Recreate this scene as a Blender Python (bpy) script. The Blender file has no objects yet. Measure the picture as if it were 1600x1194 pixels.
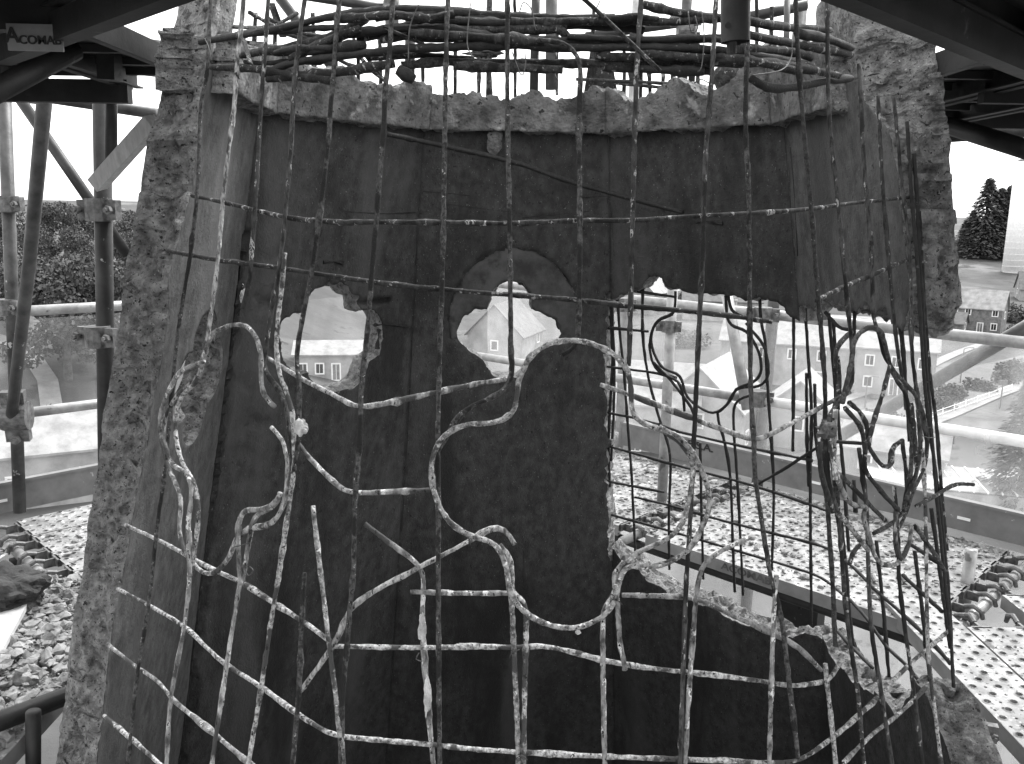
import bpy, math, random
import numpy as np
from math import cos, sin, tan, radians, pi
random.seed(7); rng = np.random.default_rng(7)
scene = bpy.context.scene
H = 22.0                                   # eye height above the village ground

# ------------------------------------------------------------------ camera
F, PITCH, ROLL = 1340.0, radians(11.33), radians(0.84)     # focal length in photo pixels (1600 wide)
cam_d = bpy.data.cameras.new('camera'); cam = bpy.data.objects.new('camera', cam_d)
scene.collection.objects.link(cam); scene.camera = cam
cam_d.sensor_fit = 'HORIZONTAL'; cam_d.sensor_width = 36.0; cam_d.lens = 36.0 * F / 1600.0
cam_d.clip_start = 0.05; cam_d.clip_end = 5000
cam.rotation_mode = 'XYZ'
from mathutils import Matrix, Vector, Euler
fw = Vector((0, cos(PITCH), -sin(PITCH))); up = Vector((0, sin(PITCH), cos(PITCH))); rt = Vector((1, 0, 0))
r2 = rt * cos(ROLL) + up * sin(ROLL); u2 = up * cos(ROLL) - rt * sin(ROLL)
m = Matrix(((r2.x, u2.x, -fw.x, 0), (r2.y, u2.y, -fw.y, 0), (r2.z, u2.z, -fw.z, H), (0, 0, 0, 1)))
cam.matrix_world = m

# ------------------------------------------------------------------ light
SUN_EL, SUN_AZ = radians(55), radians(40)            # overcast: a very soft sun, high, beyond the spire to the right
w = bpy.data.worlds.new('World'); scene.world = w; w.use_nodes = True
nt = w.node_tree; nt.nodes.clear()
sky = nt.nodes.new('ShaderNodeTexSky'); sky.sky_type = 'NISHITA'; sky.sun_disc = False
sky.sun_elevation = SUN_EL; sky.sun_rotation = SUN_AZ; sky.dust_density = 2.0; sky.air_density = 1.0; sky.ozone_density = 1.0
bw = nt.nodes.new('ShaderNodeRGBToBW'); bg = nt.nodes.new('ShaderNodeBackground'); out = nt.nodes.new('ShaderNodeOutputWorld')
mth = nt.nodes.new('ShaderNodeMath'); mth.operation = 'MULTIPLY_ADD'; mth.inputs[1].default_value = .35; mth.inputs[2].default_value = 3.4      # thin even cloud over the sky
nt.links.new(sky.outputs[0], bw.inputs[0]); nt.links.new(bw.outputs[0], mth.inputs[0]); nt.links.new(mth.outputs[0], bg.inputs[0]); nt.links.new(bg.outputs[0], out.inputs[0])
bg.inputs[1].default_value = 0.15
sd = bpy.data.lights.new('sun', 'SUN'); sd.energy = 1.5; sd.angle = radians(22); sd.color = (1, 1, 1)
so = bpy.data.objects.new('sun', sd); scene.collection.objects.link(so)
sdir = Vector((sin(SUN_AZ) * cos(SUN_EL), cos(SUN_AZ) * cos(SUN_EL), sin(SUN_EL)))
so.rotation_euler = sdir.to_track_quat('Z', 'Y').to_euler(); so.location = (0, 0, 60)
vs = scene.view_settings; vs.view_transform = 'Standard'; vs.look = 'None'; vs.gamma = 1.0; vs.exposure = 1.75
try: vs.use_curve_mapping = False
except Exception: pass
scene.cycles.max_bounces = 8; scene.cycles.transparent_max_bounces = 16

# ------------------------------------------------------------------ pixel <-> place (z here is relative to the eye)
def ray(px, py):
    X = (px - 800) / F; Y = (597 - py) / F
    x = X * cos(ROLL) - Y * sin(ROLL); y = X * sin(ROLL) + Y * cos(ROLL)
    return np.array([x, cos(PITCH) + y * sin(PITCH), -sin(PITCH) + y * cos(PITCH)])
def atz(px, py, z): d = ray(px, py); return d * (z / d[2])
def aty(px, py, Y): d = ray(px, py); return d * (Y / d[1])
# the spire: a tapering octagon
CX, CY, PHI, AIN, ACG, TP, ZQ, TH = .063, 2.853, radians(3.4), 1.127, 1.155, .185, -.57, .15
T22 = tan(radians(22.5)); CC = np.array([CX, CY])
def nrm(k):
    th = radians(k) + PHI - pi / 2
    return np.array([cos(th), sin(th)]), np.array([-sin(th), cos(th)])
def pan(k, px, py, a0):
    n, t = nrm(k); d = ray(px, py)
    u = (a0 + TP * ZQ + n @ CC) / (n @ d[:2] + TP * d[2]); P = d * u
    a = a0 + TP * (ZQ - P[2]); return (t @ (P[:2] - CC)) / (2 * a * T22), P[2]
def cage(px, py, a0, far):
    d = ray(px, py); lo, hi = 0.0, 50.0
    for k in range(0, 360, 45):
        n, _ = nrm(k); den = n @ d[:2] + TP * d[2]; num = a0 + TP * ZQ + n @ CC
        u = num / den
        if den > 0: hi = min(hi, u)
        else: lo = max(lo, u)
    if lo > hi: u = .5 * (lo + hi)
    else: u = hi if far else lo
    return d * u

# ------------------------------------------------------------------ numpy value noise
def _h(i, j, k, s):
    n = (i * 374761393 + j * 668265263 + k * 2147483647 % 1000003 * 31 + k * 1274126177 + s * 974634777) & 0xffffffff
    n = ((n ^ (n >> 13)) * 1274126177) & 0xffffffff
    return ((n ^ (n >> 16)) & 0xffff) / 65535.0 * 2 - 1
def vnoise(p, s=0):
    p = np.asarray(p, float); i = np.floor(p).astype(np.int64); f = p - i; f = f * f * (3 - 2 * f)
    r = 0
    for a in (0, 1):
        for b in (0, 1):
            for c in (0, 1):
                wgt = (f[..., 0] if a else 1 - f[..., 0]) * (f[..., 1] if b else 1 - f[..., 1]) * (f[..., 2] if c else 1 - f[..., 2])
                r = r + wgt * _h(i[..., 0] + a, i[..., 1] + b, i[..., 2] + c, s)
    return r
def fbm(p, o=4, s=0):
    p = np.asarray(p, float); r = 0; a = 1
    for q in range(o): r = r + a * vnoise(p * 2 ** q, s + q); a *= .5
    return r
def ss(x): x = np.clip(x, 0, 1); return x * x * (3 - 2 * x)

# ------------------------------------------------------------------ materials (the photograph is black and white: greys only)
MATS = {}
def material(name, dark, light, scale=8, rough=.8, bump=.3, detail=6, metal=0, stretch=(1, 1, 1), lo=.35, hi=.65, spots=None, bscale=None, bdist=.01, streaks=()):
    mt = bpy.data.materials.new(name); mt.use_nodes = True; t = mt.node_tree; N = t.nodes; L = t.links
    b = N['Principled BSDF']; b.inputs['Roughness'].default_value = rough; b.inputs['Metallic'].default_value = metal
    tc = N.new('ShaderNodeTexCoord'); mp = N.new('ShaderNodeMapping'); mp.inputs['Scale'].default_value = stretch
    L.new(tc.outputs['Object'], mp.inputs[0])
    n1 = N.new('ShaderNodeTexNoise'); n1.inputs['Scale'].default_value = scale; n1.inputs['Detail'].default_value = detail; n1.inputs['Roughness'].default_value = .62
    L.new(mp.outputs[0], n1.inputs['Vector'])
    cr = N.new('ShaderNodeValToRGB'); cr.color_ramp.elements[0].position = lo; cr.color_ramp.elements[1].position = hi
    cr.color_ramp.elements[0].color = (dark,) * 3 + (1,); cr.color_ramp.elements[1].color = (light,) * 3 + (1,)
    L.new(n1.outputs[0], cr.inputs[0]); col = cr.outputs[0]
    if spots:                                            # (value, scale, threshold, softness)
        for v, sc, th, sf in spots:
            n2 = N.new('ShaderNodeTexNoise'); n2.inputs['Scale'].default_value = sc; n2.inputs['Detail'].default_value = 5; n2.inputs['Roughness'].default_value = .6
            L.new(mp.outputs[0], n2.inputs['Vector'])
            rr = N.new('ShaderNodeValToRGB'); rr.color_ramp.elements[0].position = th; rr.color_ramp.elements[1].position = th + sf
            L.new(n2.outputs[0], rr.inputs[0])
            mx = N.new('ShaderNodeMix'); mx.data_type = 'RGBA'
            L.new(rr.outputs[0], mx.inputs[0]); L.new(col, mx.inputs[6]); mx.inputs[7].default_value = (v, v, v, 1); col = mx.outputs[2]
    for v, sc, th, sf, amt in streaks:                   # run-off stains
        m2 = N.new('ShaderNodeMapping'); m2.inputs['Scale'].default_value = (1, 1, .06); L.new(tc.outputs['Object'], m2.inputs[0])
        n2 = N.new('ShaderNodeTexNoise'); n2.inputs['Scale'].default_value = sc; n2.inputs['Detail'].default_value = 6; L.new(m2.outputs[0], n2.inputs['Vector'])
        rr = N.new('ShaderNodeMapRange'); rr.inputs[1].default_value = th; rr.inputs[2].default_value = th + sf; rr.inputs[4].default_value = amt; L.new(n2.outputs[0], rr.inputs[0])
        mx = N.new('ShaderNodeMix'); mx.data_type = 'RGBA'; L.new(rr.outputs[0], mx.inputs[0]); L.new(col, mx.inputs[6]); mx.inputs[7].default_value = (v, v, v, 1); col = mx.outputs[2]
    L.new(col, b.inputs['Base Color'])
    if bump:
        n3 = N.new('ShaderNodeTexNoise'); n3.inputs['Scale'].default_value = bscale or scale * 3; n3.inputs['Detail'].default_value = 8; n3.inputs['Roughness'].default_value = .65
        L.new(mp.outputs[0], n3.inputs['Vector'])
        bp = N.new('ShaderNodeBump'); bp.inputs['Strength'].default_value = bump; bp.inputs['Distance'].default_value = bdist
        L.new(n3.outputs[0], bp.inputs['Height']); L.new(bp.outputs[0], b.inputs['Normal'])
    MATS[name] = mt; return mt
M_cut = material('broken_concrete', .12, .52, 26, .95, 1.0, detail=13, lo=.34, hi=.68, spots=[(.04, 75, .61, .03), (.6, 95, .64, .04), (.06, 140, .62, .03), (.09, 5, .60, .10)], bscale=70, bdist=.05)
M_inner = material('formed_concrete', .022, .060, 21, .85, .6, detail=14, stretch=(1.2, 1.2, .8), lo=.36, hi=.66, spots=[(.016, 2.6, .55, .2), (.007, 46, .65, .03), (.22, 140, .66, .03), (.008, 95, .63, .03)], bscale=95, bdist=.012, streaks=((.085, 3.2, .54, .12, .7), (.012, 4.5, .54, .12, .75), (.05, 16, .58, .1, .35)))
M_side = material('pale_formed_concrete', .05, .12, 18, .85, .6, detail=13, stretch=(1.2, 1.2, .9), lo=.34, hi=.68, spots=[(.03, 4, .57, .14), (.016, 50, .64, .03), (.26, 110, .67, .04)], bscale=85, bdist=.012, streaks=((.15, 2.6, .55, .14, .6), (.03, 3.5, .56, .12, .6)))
M_ring = material('weathered_ring_concrete', .06, .26, 12, .95, 1.0, detail=12, lo=.36, hi=.68, spots=[(.025, 42, .61, .04), (.46, 10, .60, .10)], bscale=60, bdist=.03)
M_bar_dark = material('rebar_rusty', .008, .045, 75, .8, .8, detail=9, spots=[(.28, 65, .62, .03)], bscale=240, bdist=.004)
M_bar_mid = material('rebar_mottled_shaded', .010, .13, 85, .8, .9, detail=10, lo=.40, hi=.64, spots=[(.42, 70, .61, .03), (.012, 11, .53, .06)], bscale=240, bdist=.004)
M_bar_pale = material('rebar_dusty_lit', .05, .34, 80, .85, 1.0, detail=11, lo=.36, hi=.62, spots=[(.62, 90, .59, .04), (.04, 14, .58, .06), (.02, 110, .60, .03)], bscale=240, bdist=.004)
M_bar_black = material('rebar_black', .005, .02, 70, .75, .7, spots=[(.10, 60, .65, .03)], bscale=240, bdist=.004)
def variants(base, dark, light, pale, black, n=4):
    o = []
    for i in range(n):
        k = .75 + .5 * i / (n - 1); o.append(material(f'{base}_{i}', dark * k, light * k, 55 + 22 * i, .85, 1.0, detail=11, lo=.37, hi=.62, stretch=(1, 1, (.5, 1, .35, .8)[i % 4]), spots=[(pale, 60 + 25 * i, .57 + .025 * i, .03), (black, 7 + 3 * i, .56 - .015 * i, .05), (.015, 120, .60, .03)], bscale=240, bdist=.005))
    return o
V_mid = variants('rebar_mottled_shaded', .008, .085, .42, .009); V_pale = variants('rebar_dusty_lit', .08, .50, .74, .06); V_dark = variants('rebar_rusty', .008, .05, .30, .006)  # mid tone holds overhead deck shade; pale tone is dust plus brighter low light
M_plaster = material('mortar_lump', .35, .7, 30, .95, .8, bscale=80)
M_wire = material('tie_wire', .02, .08, 40, .6, 0)
M_galv = material('galvanised_tube', .24, .42, 12, .5, .15, metal=.35, stretch=(1, 1, 1), spots=[(.12, 9, .63, .05)])
M_paint = material('painted_tube_white', .62, .8, 9, .55, .15, spots=[(.12, 7, .68, .02)])
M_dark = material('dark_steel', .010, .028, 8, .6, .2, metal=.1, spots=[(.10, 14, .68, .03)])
M_tube = material('weathered_tube', .035, .10, 10, .5, .2, metal=.3, spots=[(.4, 16, .68, .03)])
M_tubed = material('dark_tube', .014, .04, 10, .5, .2, metal=.3, spots=[(.35, 14, .67, .03)])
M_alu = material('deck_steel', .13, .34, 7, .65, .4, metal=.15, detail=12, lo=.36, hi=.62, spots=[(.50, 22, .57, .06), (.07, 9, .60, .06), (.10, 60, .62, .03)])
M_edge = material('deck_edge_steel', .20, .30, 7, .55, .15, metal=.2)
M_toe = material('toe_board_paint', .13, .2, 7, .6, .15, spots=[(.4, 20, .68, .04)])
M_stone = material('rubble', .12, .42, 12, .95, .6, bscale=60)
M_sack = material('sack_fabric', .02, .06, 14, .8, .6, bscale=40)
M_board = material('pale_board', .45, .62, 10, .7, .2)
M_sign = material('sign_plate', .16, .24, 10, .6, .1); M_ink = material('sign_ink', .01, .015, 4, .7, 0)
M_timber = material('timber_batten', .4, .55, 10, .8, .3, stretch=(6, 6, 1))
M_coupler = material('coupler_steel', .06, .20, 30, .55, .3, metal=.3)

# ------------------------------------------------------------------ object helpers
COL = scene.collection
def tag(o, label=None, cat=None, group=None, kind=None):
    if label: o['label'] = label
    if cat: o['category'] = cat
    if group: o['group'] = group
    if kind: o['kind'] = kind
    return o
def empty(name, loc, label, cat, group=None):
    o = bpy.data.objects.new(name, None); COL.objects.link(o); o.location = (loc[0], loc[1], loc[2]); o.empty_display_size = .1
    return tag(o, label, cat, group)
def root_loc(p):
    v = np.zeros(3)
    while p is not None: v = v + np.array(p.location); p = p.parent
    return v
def mk(name, V, Fc, mat, parent=None, smooth=False, origin=None):
    """V: vertices in eye-relative metres; the object is put in the world at its parent's base (or its own origin)"""
    V = np.asarray(V, float) + np.array([0, 0, H])
    if parent is not None: off = root_loc(parent)
    else:
        off = np.array(origin, float) + np.array([0, 0, H]) if origin is not None else np.array([V[:, 0].mean(), V[:, 1].mean(), V[:, 2].min()])
    me = bpy.data.meshes.new(name); me.from_pydata((V - off).tolist(), [], Fc if isinstance(Fc, list) else Fc.tolist())
    if smooth: me.polygons.foreach_set('use_smooth', [True] * len(me.polygons))
    me.update()
    o = bpy.data.objects.new(name, me); COL.objects.link(o); me.materials.append(mat)
    if parent is not None: o.parent = parent
    else: o.location = off
    return o
def wpos(p): return (p[0], p[1], p[2] + H)
class MB:
    def __init__(s): s.v = []; s.f = []
    def add(s, V, Fc):
        n = len(s.v); s.v += [tuple(x) for x in V]; s.f += [tuple(int(i) + n for i in f) for f in Fc]; return s
    def box(s, c, dx, dy, dz, ax=None):
        """box centred at c, half sizes along axes ax (3x3 rows)"""
        A = np.eye(3) if ax is None else np.asarray(ax); c = np.asarray(c, float)
        V = [c + A[0] * dx * a + A[1] * dy * b + A[2] * dz * e for a in (-1, 1) for b in (-1, 1) for e in (-1, 1)]
        return s.add(V, [(0, 1, 3, 2), (4, 6, 7, 5), (0, 4, 5, 1), (2, 3, 7, 6), (0, 2, 6, 4), (1, 5, 7, 3)])
    def tube(s, P, R, n=10, cap=True, jit=0, flat=1.0):
        P = np.asarray(P, float); m_ = len(P); R = np.full(m_, R) if np.isscalar(R) else np.asarray(R)
        T = np.gradient(P, axis=0); T /= np.linalg.norm(T, axis=1)[:, None] + 1e-9
        ref = np.array([0.3, .2, 1.0]) if abs(T[0][2]) < .9 else np.array([1.0, .1, 0])
        V = []; u = None
        for i in range(m_):
            if u is None: u = np.cross(T[i], ref)
            u = u - T[i] * (u @ T[i]); u /= np.linalg.norm(u) + 1e-9; v_ = np.cross(T[i], u)
            for j in range(n):
                a = 2 * pi * j / n; rr = R[i] * (1 + (rng.normal() * jit if jit else 0))
                V.append(P[i] + u * cos(a) * rr + v_ * sin(a) * rr * flat)
        Fc = [(i * n + j, i * n + (j + 1) % n, (i + 1) * n + (j + 1) % n, (i + 1) * n + j) for i in range(m_ - 1) for j in range(n)]
        if cap: Fc += [tuple(range(n - 1, -1, -1)), tuple(range((m_ - 1) * n, m_ * n))]
        return s.add(V, Fc)
    def build(s, name, mat, parent=None, smooth=False, origin=None): return mk(name, s.v, s.f, mat, parent, smooth, origin)
def catmull(P, step):
    P = np.asarray(P, float)
    if len(P) == 2: 
        n = max(2, int(np.linalg.norm(P[1] - P[0]) / step)); return np.linspace(P[0], P[1], n + 1)
    Q = np.vstack([2 * P[0] - P[1], P, 2 * P[-1] - P[-2]]); o = []
    for i in range(1, len(Q) - 2):
        a, b, c, d = Q[i - 1:i + 3]; n = max(1, int(np.linalg.norm(c - b) / step))
        for t in np.arange(n) / n:
            o.append(.5 * (2 * b + (c - a) * t + (2 * a - 5 * b + 4 * c - d) * t * t + (3 * b - a - 3 * c + d) * t ** 3))
    o.append(P[-1]); return np.array(o)
def text_mesh(s, size, extr=0.0008):
    cu = bpy.data.curves.new('t', 'FONT'); cu.body = s; cu.size = size; cu.extrude = extr; cu.offset = size * .02; cu.align_x = 'CENTER'; cu.align_y = 'CENTER'
    o = bpy.data.objects.new('t', cu); COL.objects.link(o); dg = bpy.context.evaluated_depsgraph_get()
    me = bpy.data.meshes.new_from_object(o.evaluated_get(dg)); V = np.array([v.co for v in me.vertices]); Fc = [tuple(p.vertices) for p in me.polygons]
    bpy.data.objects.remove(o); bpy.data.meshes.remove(me); return V, Fc
def place_text(name, s, size, c, ux, uy, mat, parent, wscale=1.0):
    V, Fc = text_mesh(s, size); ux = np.array(ux, float); ux /= np.linalg.norm(ux); uy = np.array(uy, float); uy -= ux * (uy @ ux); uy /= np.linalg.norm(uy); uz = np.cross(ux, uy)
    W = np.array(c) + np.outer(V[:, 0] * wscale, ux) + np.outer(V[:, 1], uy) + np.outer(V[:, 2] + .0015, uz)
    return mk(name, W, Fc, mat, parent)
# ================================================================== SETTING: terrain
def gz(x, y):
    x = np.asarray(x, float); y = np.asarray(y, float)
    h = -22 + 17.5 * ss((y - 190) / 330) + 1.5 * ss((y - 500) / 600)
    h = h + 13.0 * ss((-x - 14) / 45) * ss((y - 45) / 70) * (1 - .5 * ss((y - 200) / 200))
    h = h + .5 * vnoise(np.stack([x / 28, y / 28, 0 * x], -1), 3) * ss((np.hypot(x, y) - 60) / 80)
    return h
def ghit(px, py):
    d = ray(px, py); u = 5.0
    while u < 3000:
        P = d * u
        if P[2] <= gz(P[0], P[1]): break
        u *= 1.01
    return d * u
def mat_ground():
    mt = material('ground_grass', .03, .085, .06, .95, .3, detail=10, spots=[(.13, .025, .56, .06), (.02, .12, .60, .05), (.02, .5, .62, .05)], bscale=2, bdist=.2); return mt
M_ground = mat_ground()
ax = np.concatenate([np.arange(-1600, -200, 60), np.arange(-200, 200, 5), np.arange(200, 1601, 60)]); ay = np.concatenate([np.arange(-300, 0, 30), np.arange(0, 420, 5), np.arange(420, 2600, 60)])
gx, gy = np.meshgrid(ax, ay); V = np.stack([gx.ravel(), gy.ravel(), gz(gx, gy).ravel()], -1); nx, ny = len(ax), len(ay)
Fc = [(j * nx + i, j * nx + i + 1, (j + 1) * nx + i + 1, (j + 1) * nx + i) for j in range(ny - 1) for i in range(nx - 1)]
tag(mk('terrain', V, Fc, M_ground, None, True, (0, 0, -22)), 'grassy village ground rising to fields in the distance', kind='structure')
M_asphalt = material('road_asphalt', .09, .14, .4, .9, .1); M_line = material('road_paint', .7, .8, 2, .8, 0); M_path = material('pale_path', .16, .26, .5, .9, .1)
def strip(name, pts, wd, mat, lift, label=None, wz=None):
    P = np.array([ghit(*p)[:2] if len(p) == 2 else p[:2] for p in pts]); P = catmull(P, 4.0); T = np.gradient(P, axis=0); T /= np.linalg.norm(T, axis=1)[:, None]; Nn = np.stack([-T[:, 1], T[:, 0]], -1)
    V = []; K = 7
    for i in range(len(P)):
        for s_ in np.linspace(-.5, .5, K): q = P[i] + Nn[i] * s_ * wd; V.append((q[0], q[1], float(gz(q[0], q[1])) + lift))
    Fc = [(i * K + j, i * K + j + 1, (i + 1) * K + j + 1, (i + 1) * K + j) for i in range(len(P) - 1) for j in range(K - 1)]
    o = mk(name, V, Fc, mat); tag(o, label, kind='structure'); return o
strip('road', [(1150, 705), (1330, 668), (1450, 625), (1600, 572), (1800, 515)], 8.0, M_asphalt, .10, 'grey village road running behind the scaffold rails')
strip('pavement', [(1180, 735), (1330, 700), (1470, 655), (1600, 604), (1750, 560)], 2.2, M_path, .16, 'pale pavement along the near side of the road')
strip('path', [(1280, 640), (1420, 590), (1520, 545), (1600, 525)], 1.6, M_path, .16, 'pale pavement along the far side of the road')
strip('lane', [(-60, 520), (40, 545), (75, 600), (85, 680), (110, 760)], 1.8, M_path, .12, 'pale lane winding down the hillside on the left')
strip('yard', [(760, 600), (815, 580), (860, 545)], 5.0, M_path, .12, 'pale yard seen through the middle window opening')
strip('field_track', [(1400, 388), (1500, 392), (1700, 402)], 9.0, M_path, .12, 'pale track crossing the field below the skyline')

# ================================================================== vegetation
M_leaf = material('foliage', .035, .09, .8, .9, 0, spots=[(.15, 1.6, .58, .08)]); M_leafd = material('conifer_foliage', .03, .07, .7, .9, 0); M_bark = material('bark', .05, .12, 3, .95, .4)
def leaf_cloud(lobes, n, size, seed):
    r = np.random.default_rng(seed); V = []; Fc = []; tot = sum(l[3] ** 2 for l in lobes)
    for cx, cy, cz, rad_ in lobes:
        for i in range(int(n * rad_ ** 2 / tot)):
            d = r.normal(size=3); d /= np.linalg.norm(d); q = np.array([cx, cy, cz]) + d * rad_ * (r.uniform(.55, 1.08)) * np.array([1, 1, .85])
            a = r.normal(size=3); a /= np.linalg.norm(a); b = np.cross(a, d + r.normal(size=3) * .5); b /= np.linalg.norm(b) + 1e-9; s_ = size * r.uniform(.6, 1.4); k = len(V)
            V += [q - a * s_, q + b * s_ * .7, q + a * s_, q - b * s_ * .7 + d * s_ * .3]; Fc.append((k, k + 1, k + 2, k + 3))
    return V, Fc
def tree_protos():
    out_ = []
    for v in range(4):
        r = np.random.default_rng(50 + v); lobes = [(0, 0, 6.2, 2.4)]
        for i in range(11): a = r.uniform(0, 6.28); d = r.uniform(1.2, 2.9); lobes.append((cos(a) * d, sin(a) * d, r.uniform(2.2, 8.6 - d * .6), r.uniform(.8, 1.7)))
        V, Fc = leaf_cloud(lobes, 5600, .15, v); me = bpy.data.meshes.new('crown'); me.from_pydata([tuple(x) for x in V], [], Fc); me.materials.append(M_leaf)
        b = MB(); b.tube([(0, 0, -1), (.1, 0, 2), (.05, .1, 5)], [.32, .25, .1], 8)
        for i in range(5): a = r.uniform(0, 6.28); z = r.uniform(2, 4); b.tube([(.05, 0, z), (cos(a) * 1.1, sin(a) * 1.1, z + 1.2), (cos(a) * 2, sin(a) * 2, z + 2)], [.13, .09, .04], 6)
        tm = bpy.data.meshes.new('trunk'); tm.from_pydata(b.v, [], b.f); tm.materials.append(M_bark); out_.append((me, tm))
    return out_
TREES = tree_protos()
def conifer_proto(seed):
    r = np.random.default_rng(seed); V = []; Fc = []
    for i in range(4200):
        z = r.uniform(.6, 10) ; lay = (1 - z / 10.2) ** .85 * 2.9 + .1; a = r.uniform(0, 6.28); d = lay * r.uniform(.35, 1.05) * (1 + .16 * sin(a * 5 + z * 2.2)); q = np.array([cos(a) * d, sin(a) * d, z - d * .18])
        t = np.array([cos(a), sin(a), -.45]); t /= np.linalg.norm(t); b_ = np.cross(t, [0, 0, 1]) + r.normal(size=3) * .2; s_ = r.uniform(.16, .34); k = len(V)
        V += [q - t * s_, q + b_ * s_ * .45, q + t * s_, q - b_ * s_ * .45]; Fc.append((k, k + 1, k + 2, k + 3))
    me = bpy.data.meshes.new('crown'); me.from_pydata([tuple(x) for x in V], [], Fc); me.materials.append(M_leafd)
    b = MB(); b.tube([(0, 0, -1), (0, 0, 4), (0, 0, 9.6)], [.25, .15, .03], 8); tm = bpy.data.meshes.new('trunk'); tm.from_pydata(b.v, [], b.f); tm.materials.append(M_bark); return me, tm
CONI = [conifer_proto(1), conifer_proto(2)]
def bush_proto(seed):
    r = np.random.default_rng(seed); lobes = [(r.uniform(-.6, .6), r.uniform(-.6, .6), r.uniform(.3, .7), r.uniform(.4, .7)) for i in range(6)]
    V, Fc = leaf_cloud(lobes, 900, .10, seed); me = bpy.data.meshes.new('foliage'); me.from_pydata([tuple(x) for x in V], [], Fc); me.materials.append(M_leaf)
    b = MB(); b.tube([(0, 0, -.3), (.05, 0, .6)], [.06, .02], 6); tm = bpy.data.meshes.new('stem'); tm.from_pydata(b.v, [], b.f); tm.materials.append(M_bark); return me, tm
BUSH = [bush_proto(9), bush_proto(10)]
def plant(name, protos, names, P, hscale, wscale, label, cat, group, i):
    o = empty(name, wpos(P), label, cat, group); o.scale = (wscale, wscale, hscale); o.rotation_euler = (0, 0, random.uniform(0, 6.28))
    for me, nm in zip(protos[i % len(protos)], names): c = bpy.data.objects.new(nm, me); COL.objects.link(c); c.parent = o
ORD = ['first', 'second', 'third', 'fourth', 'fifth', 'sixth', 'seventh', 'eighth', 'ninth', 'tenth', 'eleventh', 'twelfth', 'thirteenth', 'fourteenth', 'fifteenth', 'sixteenth']
def tree_px(xb, yb, ytop, i, label, cat='tree', group='broadleaf trees on the wooded hillside', dist=None):
    d = ray(xb, yb); P = ghit(xb, yb) if dist is None else d * (dist / d[1])
    if dist is not None: P[2] = float(gz(P[0], P[1]))
    q = d * 0; T_ = ray(xb, ytop); hgt = T_[2] / T_[1] * P[1] - P[2]; hs = hgt / 8.4
    plant('broadleaf_tree', TREES, ('crown', 'trunk'), P, hs, hs * random.uniform(.85, 1.15), label, cat, group, i)
rows = [('back', [(-90, 325, 130), (-40, 322, 118), (5, 338, 135), (28, 316, 126), (70, 340, 138), (108, 314, 122), (140, 322, 140), (172, 338, 128), (215, 330, 135), (255, 350, 140)]), ('middle', [(-5, 372, 104), (62, 350, 108), (130, 355, 106), (200, 372, 110)]), ('front', [(-50, 395, 92), (25, 400, 90), (95, 405, 82), (150, 395, 84), (185, 420, 92)])]
i = 0
for rn, rw in rows:
    for q, (x, yt, dist) in enumerate(rw): tree_px(x, 470, yt, i, f'leafy tree in the {rn} row of the hillside wood, {ORD[q]} from the left', dist=dist); i += 1
# conifers on the skyline at the right
for i, (x, yt) in enumerate([(1518, 330), (1538, 281), (1558, 296), (1572, 292), (1508, 345)]):
    d = ray(x, 362); P = d * (330 / d[1]); P[2] = float(gz(P[0], P[1])); T_ = ray(x, yt); hs = (T_[2] / T_[1] * P[1] - P[2]) / 9.8
    plant('conifer', CONI, ('crown', 'trunk'), P, hs, hs * 1.35, ['dark low conifer at the left of the skyline clump', 'tallest pointed conifer of the skyline clump', 'dark conifer right of the tallest skyline conifer', 'dark conifer beside the white silo on the skyline', 'lowest dark conifer at the outer left of the skyline clump'][i], 'conifer', 'conifers on the skyline', i)
for i, (x, y, k, lab) in enumerate([(1590, 790, 1.0, 'large dark fir below the rails at the right edge'), (1270, 440, .8, 'dark fir tree behind the broken right wall')][:1]):
    P = ghit(x, y); plant('fir_tree', CONI, ('crown', 'trunk'), P, 1.1, 1.15, lab, 'fir tree', None, i)
bl = [(1490, 625, 1.7, 'round clipped bush beside the near pavement'), (1528, 612, 1.5, 'round bush right of the clipped bush by the pavement'), (1462, 640, 1.4, 'low bush left of the clipped pavement bush'), (1585, 590, 2.2, 'spreading hedge bush by the road at the right edge'), (1565, 600, 1.5, 'small bush below the road hedge'), (1590, 505, 2.6, 'dark bush beside the stone house'), (1575, 492, 2.2, 'dark rounded shrub behind the stone house'), (1600, 530, 2.4, 'dark bush at the corner of the stone house garden'),
      (1375, 668, 1.6, 'low bush beside the road lamp'), (20, 690, 2.6, 'dark shrub on the hillside behind the left rails'), (70, 690, 2.2, 'dark rounded shrub beside the hillside lane'), (100, 720, 2.0, 'shrub below the bend of the hillside lane'), (1080, 545, 2.4, 'bush in the gardens behind the right window bars'), (1070, 480, 3.0, 'dark shrub beside the far garden wall'), (1110, 478, 3.0, 'dark shrub under the broken concrete edge')]
for i, (x, y, k, lab) in enumerate(bl): plant('bush', BUSH, ('foliage', 'stem'), ghit(x, y), k, k * 1.25, lab, 'bush', 'bushes among the houses', i)

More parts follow.
